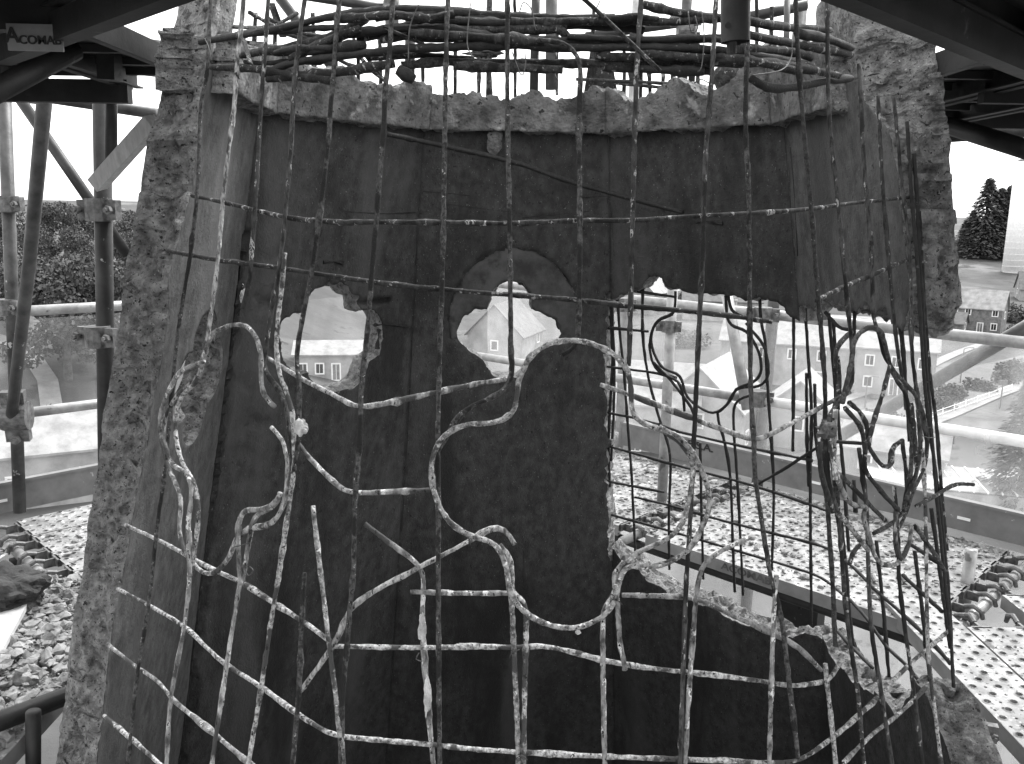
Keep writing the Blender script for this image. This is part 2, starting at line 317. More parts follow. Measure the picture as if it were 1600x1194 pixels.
# ================================================================== houses
M_wall = material('rendered_wall', .2, .36, .5, .9, .1); M_walls = material('stone_wall', .10, .22, 1.5, .9, .3); M_roofl = material('pale_slate_roof', .18, .32, .9, .7, .1); M_roof = material('slate_roof', .09, .15, 1.2, .8, .2); M_pane = material('window_pane', .02, .04, 1, .2, 0); M_frame = material('window_frame', .75, .88, 2, .7, 0)
def house(P, W, D, hw, hr, rot, label, wallm, roofm, wins=(3, 2), chim=1, gab=True, cat='house', name='village_house'):
    c, s_ = cos(rot), sin(rot); A = np.array([[c, s_, 0], [-s_, c, 0], [0, 0, 1.0]])
    z0 = float(gz(P[0], P[1])); B = np.array([P[0], P[1], z0]); loc = lambda x, y, z: B + A[0] * x + A[1] * y + np.array([0, 0, z])
    e = empty(name, wpos(B), label, cat)
    V = [loc(x, y, z) for z in (-3, hw) for x, y in ((-W / 2, -D / 2), (W / 2, -D / 2), (W / 2, D / 2), (-W / 2, D / 2))] + [loc(-W / 2, 0, hw + hr), loc(W / 2, 0, hw + hr)]
    mk('wall', V, [(0, 1, 5, 4), (1, 2, 6, 9, 5), (2, 3, 7, 6), (3, 0, 4, 8, 7)], wallm, e)
    o_ = .35; th = .18; sl = hr / (D / 2); rv = []
    for z_ in (0, th): rv += [loc(-W / 2 - o_, -D / 2 - o_, hw - o_ * sl + .03 + z_), loc(W / 2 + o_, -D / 2 - o_, hw - o_ * sl + .03 + z_), loc(W / 2 + o_, 0, hw + hr + .03 + z_), loc(-W / 2 - o_, 0, hw + hr + .03 + z_), loc(-W / 2 - o_, D / 2 + o_, hw - o_ * sl + .03 + z_), loc(W / 2 + o_, D / 2 + o_, hw - o_ * sl + .03 + z_)]
    rf = mk('roof', rv, [(6, 7, 8, 9), (9, 8, 11, 10), (3, 2, 1, 0), (4, 5, 2, 3), (0, 1, 7, 6), (5, 4, 10, 11), (1, 2, 8, 7), (2, 5, 11, 8), (3, 0, 6, 9), (4, 3, 9, 10)], roofm, e)
    for q in range(chim):
        x = (-W / 2 + .7) if q == 0 else W / 2 - .7; b = MB(); b.box(loc(x, 0, hw + hr + .5), .35, .5, .9, A); b.box(loc(x, 0, hw + hr + 1.45), .42, .58, .07, A); b.tube([loc(x, .15, hw + hr + 1.5), loc(x, .15, hw + hr + 1.8)], .12, 8); b.build('chimney', wallm, rf)
    nw, nf = wins
    for f_ in range(nf):
        for i in range(nw):
            x = -W / 2 + W * (i + .5) / nw; z = 1.5 + f_ * 2.7
            for sd_ in (-1, 1):
                door = f_ == 0 and i == nw // 2 and sd_ == -1
                if not door and random.random() < .35: continue
                wz_ = 1.05 if door else .65; zc = 1.05 if door else z
                b = MB(); y = sd_ * (D / 2 + .03)
                for dx, dz, hx, hz in ((-.5, 0, .08, wz_), (.5, 0, .08, wz_), (0, wz_, .58, .08), (0, -wz_, .58, .08), (0, 0, .03, wz_)): b.box(loc(x + dx, y, zc + dz), hx, .05, hz, A)
                wo = b.build('door' if door else 'window', M_frame, e)
                b = MB(); b.box(loc(x, sd_ * (D / 2 + .015), zc), .48, .012, wz_ - .05, A); b.build('panel' if door else 'pane', M_walls if door else M_pane, wo)
    if gab:
        for sd_ in (-1, 1):
            b = MB(); x = sd_ * (W / 2 + .03)
            for dy, dz, hy, hz in ((-.5, 0, .08, .65), (.5, 0, .08, .65), (0, .65, .58, .08), (0, -.65, .58, .08)): b.box(loc(x, dy, hw * .72 + dz), .05, hy, hz, A)
            wo = b.build('window', M_frame, e); b = MB(); b.box(loc(sd_ * (W / 2 + .015), 0, hw * .72), .012, .48, .6, A); b.build('pane', M_pane, wo)
    return e
g = ghit
house(g(1524, 518), 9.5, 6, 5.0, 3.2, radians(-38), 'grey stone house with a bright slate roof beside the dark bushes', M_walls, M_roofl, (4, 2), 1)
house(g(1484, 522), 5, 4, 2.4, 1.8, radians(-38), 'low stone outbuilding against the gable of the bright roofed house', M_walls, M_roof, (1, 1), 0)
house(g(1628, 470), 12, 8, 3.0, 4.2, radians(-20), 'grey roofed house cut off by the right edge of the picture', M_wall, M_roof, (3, 1), 0)
house(g(1260, 595), 22, 10, 5.5, 3.4, radians(-22), 'long rendered building with a pale slate roof behind the twisted bars', M_wall, M_roofl, (6, 2), 1)
house(g(1395, 610), 9, 8, 5.8, 2.6, radians(-24), 'pale rendered house beside the road behind the twisted bars', M_wall, M_roofl, (3, 2), 0)
house(g(1110, 690), 10, 8, 4.4, 3.6, radians(62), 'white gabled house low behind the window bars and the diagonal tube', M_wall, M_roofl, (2, 1), 0)
house(g(1250, 690), 8, 7, 3.6, 3.0, radians(66), 'small white gabled house behind the broken bars above the toe board', M_wall, M_roofl, (2, 1), 0)
house(g(1000, 690), 11, 8, 4.6, 3.2, radians(-15), 'rendered house with a pale roof seen just right of the concrete edge', M_wall, M_roofl, (3, 1), 0)
house(g(1125, 500), 16, 8, 4.2, 3.0, radians(-10), 'far house under the jagged concrete edge', M_wall, M_roof, (4, 1), 1)
house(g(1015, 487), 12, 8, 4.5, 3.6, radians(55), 'white gabled far house peeping under the jagged concrete', M_wall, M_roofl, (2, 1), 0)
house(g(790, 575), 9, 8, 5.2, 4.0, radians(70), 'white gabled house with a slate roof in the middle window opening', M_wall, M_roof, (2, 2), 0)
house(g(528, 588), 10, 6, 3.2, 1.2, radians(8), 'low pale shed with a bright roof in the left window opening', M_wall, M_roofl, (5, 1), 0, cat='shed', name='farm_shed')
house(g(30, 770), 12, 8, 3.6, 2.2, radians(28), 'pale roofed building below the hillside behind the left rails', M_wall, M_roofl, (3, 1), 0)
house(g(1395, 742), 8, 6, 2.6, 1.8, radians(-30), 'low shed with a pale roof beyond the toe board behind the twisted bars', M_wall, M_roofl, (2, 1), 0, cat='shed', name='garden_shed')
# greenhouse with ribs
gp = g(1500, 775); e = empty('greenhouse', wpos([gp[0], gp[1], float(gz(gp[0], gp[1]))]), 'long low pale greenhouse with ribbed roof panes beyond the toe board', 'greenhouse'); gb = np.array([gp[0], gp[1], float(gz(gp[0], gp[1]))]); rr_ = radians(-14); gA = np.array([[cos(rr_), sin(rr_), 0], [-sin(rr_), cos(rr_), 0], [0, 0, 1.0]])
b = MB(); b.box(gb + np.array([0, 0, .6]), 7, 3.4, .6, gA); b.build('wall', M_wall, e)
for i in range(14):
    b = MB(); b.box(gb + gA[0] * (-6.5 + i) + gA[1] * 0 + np.array([0, 0, 1.35]), .42, 3.5, .04, gA); b.build('roof_pane', M_roofl, e)
for i in range(15):
    b = MB(); b.box(gb + gA[0] * (-7 + i) + np.array([0, 0, 1.38]), .06, 3.55, .07, gA); b.build('rib', M_frame, e)
# silo on the skyline
P = ray(1592, 362); P = P * (290 / P[1]); P[2] = float(gz(P[0], P[1])); e = empty('silo', wpos(P), 'tall white cylindrical silo on the skyline at the right edge', 'silo')
zt = ray(1592, 245); zt = zt[2] / zt[1] * P[1]; b = MB(); b.tube([P + [0, 0, -2], np.array([P[0], P[1], zt - 1.5])], 3.6, 32); b.build('shell', M_frame, e, True); b = MB(); b.tube([np.array([P[0], P[1], zt - 1.49]), np.array([P[0], P[1], zt - .7]), np.array([P[0], P[1], zt])], [3.62, 2.6, .3], 32); b.build('roof', M_roofl, e, True)
b = MB()
for z in np.arange(P[2], zt - 2, 2.0): b.tube([np.array([P[0] + 3.64 * cos(a), P[1] + 3.64 * sin(a), z]) for a in np.linspace(0, 2 * pi, 33)], .04, 5, False)
b.build('band', M_frame, e)
# street lamps and fence posts
M_lamp = material('lamp_post', .12, .2, 3, .5, 0)
for i, (x, y0, y1, lab) in enumerate([(1500, 600, 545, 'thin street lamp on the near side of the road'), (1351, 640, 590, 'thin street lamp behind the twisted bars'), (1562, 640, 598, 'small road sign post in the grass below the road')]):
    P = g(x, y0); T_ = ray(x, y1); h_ = T_[2] / T_[1] * P[1] - P[2]; e = empty('street_lamp' if i < 2 else 'sign_post', wpos(P), lab, 'street lamp' if i < 2 else 'sign post')
    b = MB(); b.tube([P, P + [0, 0, h_]], [.09, .06], 8); b.build('pole', M_lamp, e); b = MB()
    if i < 2: b.tube([P + [0, 0, h_], P + [.5, -.2, h_ + .2], P + [1.1, -.4, h_ + .2]], [.05, .05, .1], 8); b.build('lamp_head', M_lamp, e)
    else: b.box(P + [0, 0, h_], .5, .04, .3); b.build('sign_plate', M_lamp, e)
fe = empty('garden_fence', wpos(g(1480, 655)), 'pale post fence along the pavement below the round bushes', 'fence')
for i in range(11):
    P = g(1400 + i * 18, 678 - i * 6.5); b = MB(); b.box(P + [0, 0, .5], .05, .05, .6); b.build('post', M_frame, fe)
for z in (.45, .95):
    b = MB(); b.tube([g(1400 + i * 18, 678 - i * 6.5) + [0, 0, z] for i in range(11)], .03, 6); b.build('rail', M_frame, fe)

# ================================================================== THE SPIRE
SP = empty('concrete_spire', wpos([CX, CY, -4.2]), 'broken hollow concrete spire with its front stripped to rusty reinforcing bars', 'spire')
def poly_sd(S, Z, poly):
    """signed distance (positive inside) of points to polygon"""
    P = np.asarray(poly, float); d = np.full(S.shape, 1e9); ins = np.zeros(S.shape, bool); n = len(P)
    for i in range(n):
        a = P[i]; b = P[(i + 1) % n]; e = b - a; wx = S - a[0]; wz = Z - a[1]; t = np.clip((wx * e[0] + wz * e[1]) / (e @ e + 1e-12), 0, 1)
        d = np.minimum(d, np.hypot(wx - e[0] * t, wz - e[1] * t))
        c = ((a[1] > Z) != (b[1] > Z)) & (S < (b[0] - a[0]) * (Z - a[1]) / (b[1] - a[1] + 1e-12) + a[0]); ins ^= c
    return np.where(ins, d, -d)
def hole_px(k, pts, a0): return [pan(k, x, y, a0) for x, y in pts]
WID = 2 * (AIN + .1) * T22
def panel_mesh(name, k, a_in, th, z0, z1, keep, mat, cell=.014, ds=None, amp=.012, nw=9, seed=0, inner_noise=.0025, mat_cut=None, smin=-.5, smax=.5, groove=None, parent=None):
    ns = int((smax - smin) * WID / cell) + 1; nz = int((z1 - z0) / cell) + 1
    s1 = np.linspace(smin, smax, ns); zz = np.linspace(z0, z1, nz); S, Z = np.meshgrid(s1, zz, indexing='ij')
    sdf = lambda s, z: keep(s * WID, z)                      # keep() works in metres across the panel
    cs = .25 * (S[1:, 1:] + S[:-1, 1:] + S[1:, :-1] + S[:-1, :-1]); cz = .25 * (Z[1:, 1:] + Z[:-1, 1:] + Z[1:, :-1] + Z[:-1, :-1])
    K = sdf(cs, cz) > 0
    # snap the outline
    Kp = np.zeros((ns + 1, nz + 1), bool); Kp[1:-1, 1:-1] = K
    cnt = Kp[:-1, :-1].astype(int) + Kp[1:, :-1] + Kp[:-1, 1:] + Kp[1:, 1:]
    f0 = sdf(S, Z); e = .004; gs = (sdf(S + e / WID, Z) - f0) / e; gz_ = (sdf(S, Z + e) - f0) / e; g2 = np.clip(gs ** 2 + gz_ ** 2, .3, 9)
    B = (cnt > 0) & (cnt < 4); gi = np.zeros_like(B); gi[1:-1, 1:-1] = True; Bm = B & gi
    ms = np.clip(-f0 * gs / g2, -.8 * cell, .8 * cell) * Bm; mz = np.clip(-f0 * gz_ / g2, -.8 * cell, .8 * cell) * Bm
    S = S + ms / WID; Z = Z + mz
    n, t = nrm(k)
    def pos(s, z, w_, ext=0):
        a = a_in + TP * (ZQ - z) + w_ * th + ext
        q0 = CX + n[0] * a + t[0] * s * 2 * a * T22; q1 = CY + n[1] * a + t[1] * s * 2 * a * T22
        return np.stack([q0, q1, z + 0 * s], -1)
    so_ = S + (ds(S, Z) if ds else 0)
    base = pos(S, Z, 0.0); ext = inner_noise * fbm(base * 9, 4, seed + 5)
    if groove is not None: ext = ext + groove(S * WID, Z)
    Vi = pos(S, Z, 0.0, ext); Vo = pos(so_, Z, 1.0, .004 * fbm(base * 14, 3, seed + 8))
    idx = np.arange(ns * nz).reshape(ns, nz); NV = ns * nz
    V = np.concatenate([Vi.reshape(-1, 3), Vo.reshape(-1, 3)]); ii, jj = np.nonzero(K)
    q = np.stack([idx[ii, jj], idx[ii, jj + 1], idx[ii + 1, jj + 1], idx[ii + 1, jj]], -1)
    Fs = [q, q[:, ::-1] + NV]
    # boundary edges
    E_ = []
    kk = lambda a, b: Kp[a + 1, b + 1]
    for i, j in zip(ii, jj):
        if not kk(i - 1, j): E_.append((i, j, i, j + 1))
        if not kk(i + 1, j): E_.append((i + 1, j + 1, i + 1, j))
        if not kk(i, j - 1): E_.append((i + 1, j, i, j))
        if not kk(i, j + 1): E_.append((i, j + 1, i + 1, j + 1))
    bv = sorted({(a, b) for a, b, c, d in E_} | {(c, d) for a, b, c, d in E_}); bid = {p: q_ for q_, p in enumerate(bv)}
    bi = np.array([p[0] for p in bv]); bj = np.array([p[1] for p in bv])
    W_ = np.arange(1, nw) / nw; pi_ = Vi[bi, bj]; po_ = Vo[bi, bj]
    g_ = np.stack([gs[bi, bj], gz_[bi, bj]], -1); g_ /= np.linalg.norm(g_, axis=1)[:, None] + 1e-9
    D3 = -(g_[:, :1] * np.array([t[0], t[1], 0])[None] + g_[:, 1:] * np.array([0, 0, 1.0])[None])     # away from the concrete
    edge = (bi > 0) & (bi < ns - 1)
    col = pi_[:, None] * (1 - W_)[None, :, None] + po_[:, None] * W_[None, :, None]
    nz_ = fbm(col * 10, 3, seed) * amp * 1.1 + fbm(col * 33, 4, seed + 3) * amp * .75
    nz_ = nz_ * (np.minimum(1, np.minimum(W_, 1 - W_) * 6))[None] * edge[:, None]
    col = col + D3[:, None] * nz_[..., None] + n.tolist()[0] * 0
    base_id = 2 * NV; V = np.concatenate([V, col.reshape(-1, 3)])
    def cid(b, w_): 
        if w_ == 0: return idx[bi[b], bj[b]]
        if w_ == nw: return idx[bi[b], bj[b]] + NV
        return base_id + b * (nw - 1) + w_ - 1
    cf = []
    for a, b, c, d in E_:
        p, q_ = bid[(a, b)], bid[(c, d)]
        for w_ in range(nw): cf.append((cid(p, w_), cid(p, w_ + 1), cid(q_, w_ + 1), cid(q_, w_)))
    Fa = np.concatenate(Fs + [np.array(cf)]); used = np.unique(Fa); rm = np.full(len(V), -1); rm[used] = np.arange(len(used))
    o = mk(name, V[used], rm[Fa], mat, parent or SP); me = o.data
    me.materials.append(mat_cut or M_cut); mi = np.zeros(len(Fa), int); mi[len(q):] = 1; me.polygons.foreach_set('material_index', mi)
    sm = np.ones(len(Fa), bool); sm[2 * len(q):] = False; me.polygons.foreach_set('use_smooth', sm)
    return o
def edge_noise(s, z, f=14, a=.014, sd=0): return a * fbm(np.stack([s * f, z * f, 0 * s + sd], -1), 4, sd)
def curve(xs, ys): return lambda x: np.interp(x, xs, ys)
ZB = -4.2; ZT = .335
# window openings
back_hole = hole_px(180, [(763, 484), (765, 464), (780, 447), (797, 440), (817, 444), (829, 461), (830, 481), (844, 488), (867, 501), (876, 521), (871, 535), (854, 545), (827, 562), (817, 582), (807, 590), (773, 588), (760, 572), (756, 562), (732, 548), (717, 532), (714, 515), (726, 494), (746, 484)], AIN)
bl_hole = hole_px(225, [(436, 522), (442, 500), (458, 488), (474, 490), (478, 470), (494, 450), (518, 442), (545, 448), (560, 466), (562, 484), (582, 486), (596, 502), (598, 528), (590, 556), (572, 566), (570, 590), (552, 606), (528, 614), (504, 610), (486, 596), (482, 584), (462, 586), (446, 570)], AIN)
def scale_hole(h): return [(s * WID, z) for s, z in h]
bh, blh = scale_hole(back_hole), scale_hole(bl_hole)
lq = []
for a in np.linspace(0, 2 * pi, 48, endpoint=False):      # quatrefoil of the left wall
    r_ = .15 + .085 * abs(cos(2 * a)) ** .6; lq.append((r_ * cos(a) * 1.25 - .11, ZQ - .01 + r_ * sin(a)))
arch = lambda s, z, c, r, zc: r - np.hypot(s - c, z - zc)
# back wall
def keep_back(s, z):
    rag = np.where((z < -.36) & (z > -1.80), s + .478 * WID + edge_noise(s, z, 9, .012, 17) + edge_noise(s, z, 34, .009, 18), .05)
    return np.minimum(-poly_sd(s, z, bh) + edge_noise(s, z, 30, .006, 1), rag)
def rec_back(s, z):      # flat rebate above the opening, and shuttering joints
    d = np.hypot((s + .01), z + .50); r = np.where((z > -.60) & (d < .335), -.0 + .018, 0.0)
    ln = .010 * np.exp(-((z + .04 + .01 * np.sin(s * 9)) / .004) ** 2) + .008 * np.exp(-((z - .10) / .004) ** 2) * (s > 0)
    sp = .035 * np.clip(fbm(np.stack([s * 14, z * 14, 0 * s], -1), 3, 4) - .1, 0, 1) * np.exp(-(((s + .22) / .12) ** 2 + ((z + .42) / .16) ** 2))
    return r + ln + sp
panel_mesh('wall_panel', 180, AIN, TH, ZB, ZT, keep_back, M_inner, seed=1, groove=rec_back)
M_reb_lit = material('window_rebate_lit', .03, .085, 10, .85, .4, detail=10, spots=[(.03, 12, .58, .1)], bscale=80, bdist=.008)  # light on the outward face put into a paler colour than the wall
panel_mesh('window_surround', 180, AIN + .012, .03, -.62, -.15, lambda s, z: np.minimum(np.minimum(.33 - np.hypot(s + .01, z + .50), -poly_sd(s, z, bh) - .002), z + .60) + edge_noise(s, z, 22, .006, 21), M_reb_lit, seed=31, nw=3)
# back left wall
def keep_bl(s, z): return -poly_sd(s, z, blh) + edge_noise(s, z, 26, .010, 2)
def jnt(sg, c=.5, wdt=.012, zlo=-9, zhi=9, dp=.05):
    def f(s, z):
        d = np.abs(s - sg * c * WID); wv = wdt * (1 + .9 * vnoise(np.stack([z * 12, 0 * z, 0 * z], -1), 6)); return np.where((d < wv) & (z > zlo) & (z < zhi), dp, 0.0)
    return f
jl = jnt(1, zlo=-9, zhi=-.10, wdt=.019, dp=.09)
def gr_bl(s, z):
    g1 = jl(s, z); t_ = .03 * np.clip(fbm(np.stack([s * 16, z * 16, 0 * s], -1), 3, 9) - .05, 0, 1) * (np.exp(-(((s - .35) / .10) ** 2 + ((z + .55) / .45) ** 2)) + np.exp(-(((s + .28) / .07) ** 2 + ((z + .45) / .06) ** 2)))
    slot = np.where((np.abs(z + .40) < .016) & (s < -.16) & (s > -.36), .03, 0.0); return g1 + t_ + slot
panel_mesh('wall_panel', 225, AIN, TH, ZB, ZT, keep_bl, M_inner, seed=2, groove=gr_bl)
# left wall, cut at its near end
cutL = curve([-4.2, -1.65, -1.47, -1.15, -.97, -.73, -.58, -.44, -.14, .04, .25, .45, .9], [.44, .44, .45, .46, .44, .40, .40, .37, .40, .31, .34, .34, .34])
def keep_l(s, z): return np.minimum(cutL(z) * WID - s + edge_noise(s, z, 9, .012, 3) + edge_noise(s, z, 40, .006, 4), -poly_sd(s, z, lq))
def ds_cut(outc, cut, sg): return lambda S, Z: (outc(Z) - cut(Z)) * ss(1 - (cut(Z) * sg - S * sg) / .55)
outL = curve([-4.2, -1.4, -.5, -.02, .18, .26, .52, .9], [.30, .33, .30, .27, .25, .19, .14, .12]); outR = curve([-1, .9], [-.385, -.385])
def gr_l(s, z): return jnt(-1, zlo=-9, zhi=-.10, wdt=.010, dp=.08)(s, z) + .03 * ss((s - .02) / .03) * 0
panel_mesh('wall_panel', 270, AIN, TH, ZB, .40, keep_l, M_side, seed=3, ds=ds_cut(outL, cutL, 1), amp=.026, nw=15, cell=.010, groove=gr_l)
# the broken top of the left wall above the ring level, standing higher at the cut
topL = lambda s: np.interp(s, [-.5, -.1, .1, .2, .28, .36, .45], [.46, .47, .56, .66, .78, .80, .66])
def keep_lt(s, z): return np.minimum(np.minimum(cutL(z) * WID - s + edge_noise(s, z, 11, .02, 13), topL(s / WID) - z + edge_noise(s, z, 14, .03, 14)), z - .402 + 0 * s)
panel_mesh('wall_panel', 270, AIN, TH, .40, .9, keep_lt, M_cut, seed=33, ds=ds_cut(outL, cutL, 1), amp=.022, nw=9, inner_noise=.02)
# right wall hanging over the void: cut at the near end, jagged below
cutR = curve([-1.0, -.25, .15, .24, .34, .5, .9], [-.5, -.49, -.49, -.46, -.30, -.28, -.26])
botR = lambda s: np.interp(s, [-.5, -.44, -.38, -.3, -.1, .1, .3, .5], [-.25, -.31, -.33, -.27, -.31, -.31, -.33, -.36])
def keep_r(s, z): return np.minimum(s - cutR(z) * WID + edge_noise(s, z, 9, .012, 5) + edge_noise(s, z, 40, .006, 6), z - botR(s / WID) + edge_noise(s, z, 18, .025, 7))
panel_mesh('wall_panel', 90, AIN, .175, -.5, .40, keep_r, M_side, seed=4, ds=ds_cut(outR, cutR, -1), amp=.026, nw=15, cell=.010, groove=lambda s, z: -.03 * ss((-.30 - s) / .02) * ss((.2 - z) / .05) * 0)
topR = lambda s: np.interp(s, [-.4, -.28, -.1, .1, .3, .5], [.72, .78, .74, .60, .52, .48])
def keep_rt(s, z): return np.minimum(np.minimum(s - cutR(z) * WID + edge_noise(s, z, 11, .02, 15), topR(s / WID) - z + edge_noise(s, z, 14, .03, 16)), z - .402 + 0 * s)
panel_mesh('wall_panel', 90, AIN, .175, .40, .9, keep_rt, M_cut, seed=44, ds=ds_cut(outR, cutR, -1), amp=.022, nw=9, inner_noise=.02)
# back right wall: hanging top band
botBR = lambda s: np.interp(s, [-.5, -.46, -.40, -.3, -.11, .05, .17, .22, .27, .32, .42, .46, .5], [-.40, -.40, -.345, -.34, -.335, -.325, -.31, -.28, -.28, -.33, -.36, -.40, -.40])
def keep_br(s, z): return z - botBR(s / WID) + edge_noise(s, z, 20, .016, 8)
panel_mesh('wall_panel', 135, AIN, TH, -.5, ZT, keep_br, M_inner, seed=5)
# and the stump of the back right and right walls below the opening
ledBR = lambda s: np.interp(s, [-.5, -.31, -.11, .05, .28, .42, .5], [-1.84, -1.90, -1.905, -1.88, -1.84, -1.80, -1.74])
def keep_brl(s, z): return ledBR(s / WID) - z + edge_noise(s, z, 16, .022, 9)
panel_mesh('wall_stump', 135, AIN, TH, ZB, -1.6, keep_brl, M_inner, seed=6, amp=.03)
ledR = lambda s: np.interp(s, [-.6, -.42, -.34, -.24, -.2, -.1, 0, .16, .3, .44, .5], [-2.3, -1.72, -1.58, -1.56, -1.62, -1.80, -1.77, -1.83, -1.88, -1.88, -1.83])
def keep_rl(s, z): return np.minimum(ledR(s / WID) - z + edge_noise(s, z, 16, .025, 10), s + .46 * WID + edge_noise(s, z, 12, .03, 11))
panel_mesh('wall_stump', 90, AIN, TH, ZB, -1.4, keep_rl, M_inner, seed=7, amp=.03)
# unseen front walls added to keep light off the lower interior; bars enter them
topF = {0: ([-.5, 0, .5], [-1.30, -1.24, -1.32]), 45: ([-.5, 0, .5], [-1.42, -1.62, -2.0]), 315: ([-.5, 0, .5], [-1.80, -1.62, -1.42])}
for k_, (xs_, ys_) in topF.items():
    panel_mesh('wall_stump', k_, AIN, TH, ZB, -1.1, (lambda xs_, ys_: lambda s, z: np.interp(s / WID, xs_, ys_) - z + edge_noise(s, z, 16, .02, 12))(xs_, ys_), M_inner, seed=9 + k_, cell=.025, nw=4)
# ragged edge of the back wall beside the opening keeps its own thickness: the ring beam above
RI = .065
def ring(k, top, seed, lo=.325, cut=None, sg=1, mat=M_ring):
    def kp(s, z):
        r_ = np.minimum(top(s / WID) - z + edge_noise(s, z, 7, .016, seed) + edge_noise(s, z, 40, .007, seed + 1), z - lo + edge_noise(s, z, 14, .003, seed + 2))
        if cut is not None: r_ = np.minimum(r_, (cut(z) * WID - s) * sg + edge_noise(s, z, 10, .03, seed + 3))
        return r_
    panel_mesh('ring_beam', k, AIN - RI, TH + RI - .004, .25, .66, kp, mat, seed=seed, amp=.012, cell=.012, inner_noise=.012)
lobes = lambda s: .50 - .05 * np.abs(np.sin((s + .08) * 9.0)) + .0 * s
ring(180, lobes, 60); ring(225, lambda s: .485 + .02 * np.sin(s * 11) + .05 * ss((s - .2) / .3), 70)
ring(135, lambda s: .475 + .03 * np.sin(s * 13 + 1) + .05 * ss((-s - .1) / .4), 80)
ring(270, lambda s: np.interp(s, [-.5, -.2, 0, .1, .3, .5], [.54, .52, .48, .47, .50, .5]), 90, cut=lambda z: .26 + 0 * z, sg=1)
ring(90, lambda s: np.interp(s, [-.5, -.2, 0, .3, .5], [.5, .5, .48, .52, .54]), 100, cut=lambda z: -.2 + 0 * z, sg=-1)

# ================================================================== reinforcing bars (parts of the spire)
def bar(name, pts, mat, off=0.0, far=False, r=.0051, jit=.10, wander=.0, step=9, n=8, lumps=0, label=None):
    Q = catmull(np.array(pts, float), step); P = np.array([cage(x, y, ACG + off, far) for x, y in Q])
    for _ in range(2): P[1:-1] = .25 * P[:-2] + .5 * P[1:-1] + .25 * P[2:]
    if wander: P = P + wander * vnoise(P * 7, 77)[:, None] * np.array([0, 1.0, 0])
    L = np.linspace(0, 1, len(P)); R = r * (1 + .10 * vnoise(np.stack([L * len(P) * .35, 0 * L + rng.uniform(0, 99), 0 * L], -1), 3))
    for _ in range(lumps):
        c = rng.uniform(.05, .95); R = R + r * rng.uniform(.1, .38) * np.exp(-((L - c) * len(P) / rng.uniform(.8, 1.8)) ** 2)
    mat = {M_bar_mid: V_mid, M_bar_pale: V_pale, M_bar_dark: V_dark}.get(mat, [mat]); mat = mat[int(rng.integers(len(mat)))]
    b = MB(); b.tube(P, R, n, True, jit); o = b.build(name, mat, SP, True)
    if label: o['label'] = label
    return o
D_, Mm, Pl, Bk = M_bar_dark, M_bar_mid, M_bar_pale, M_bar_black
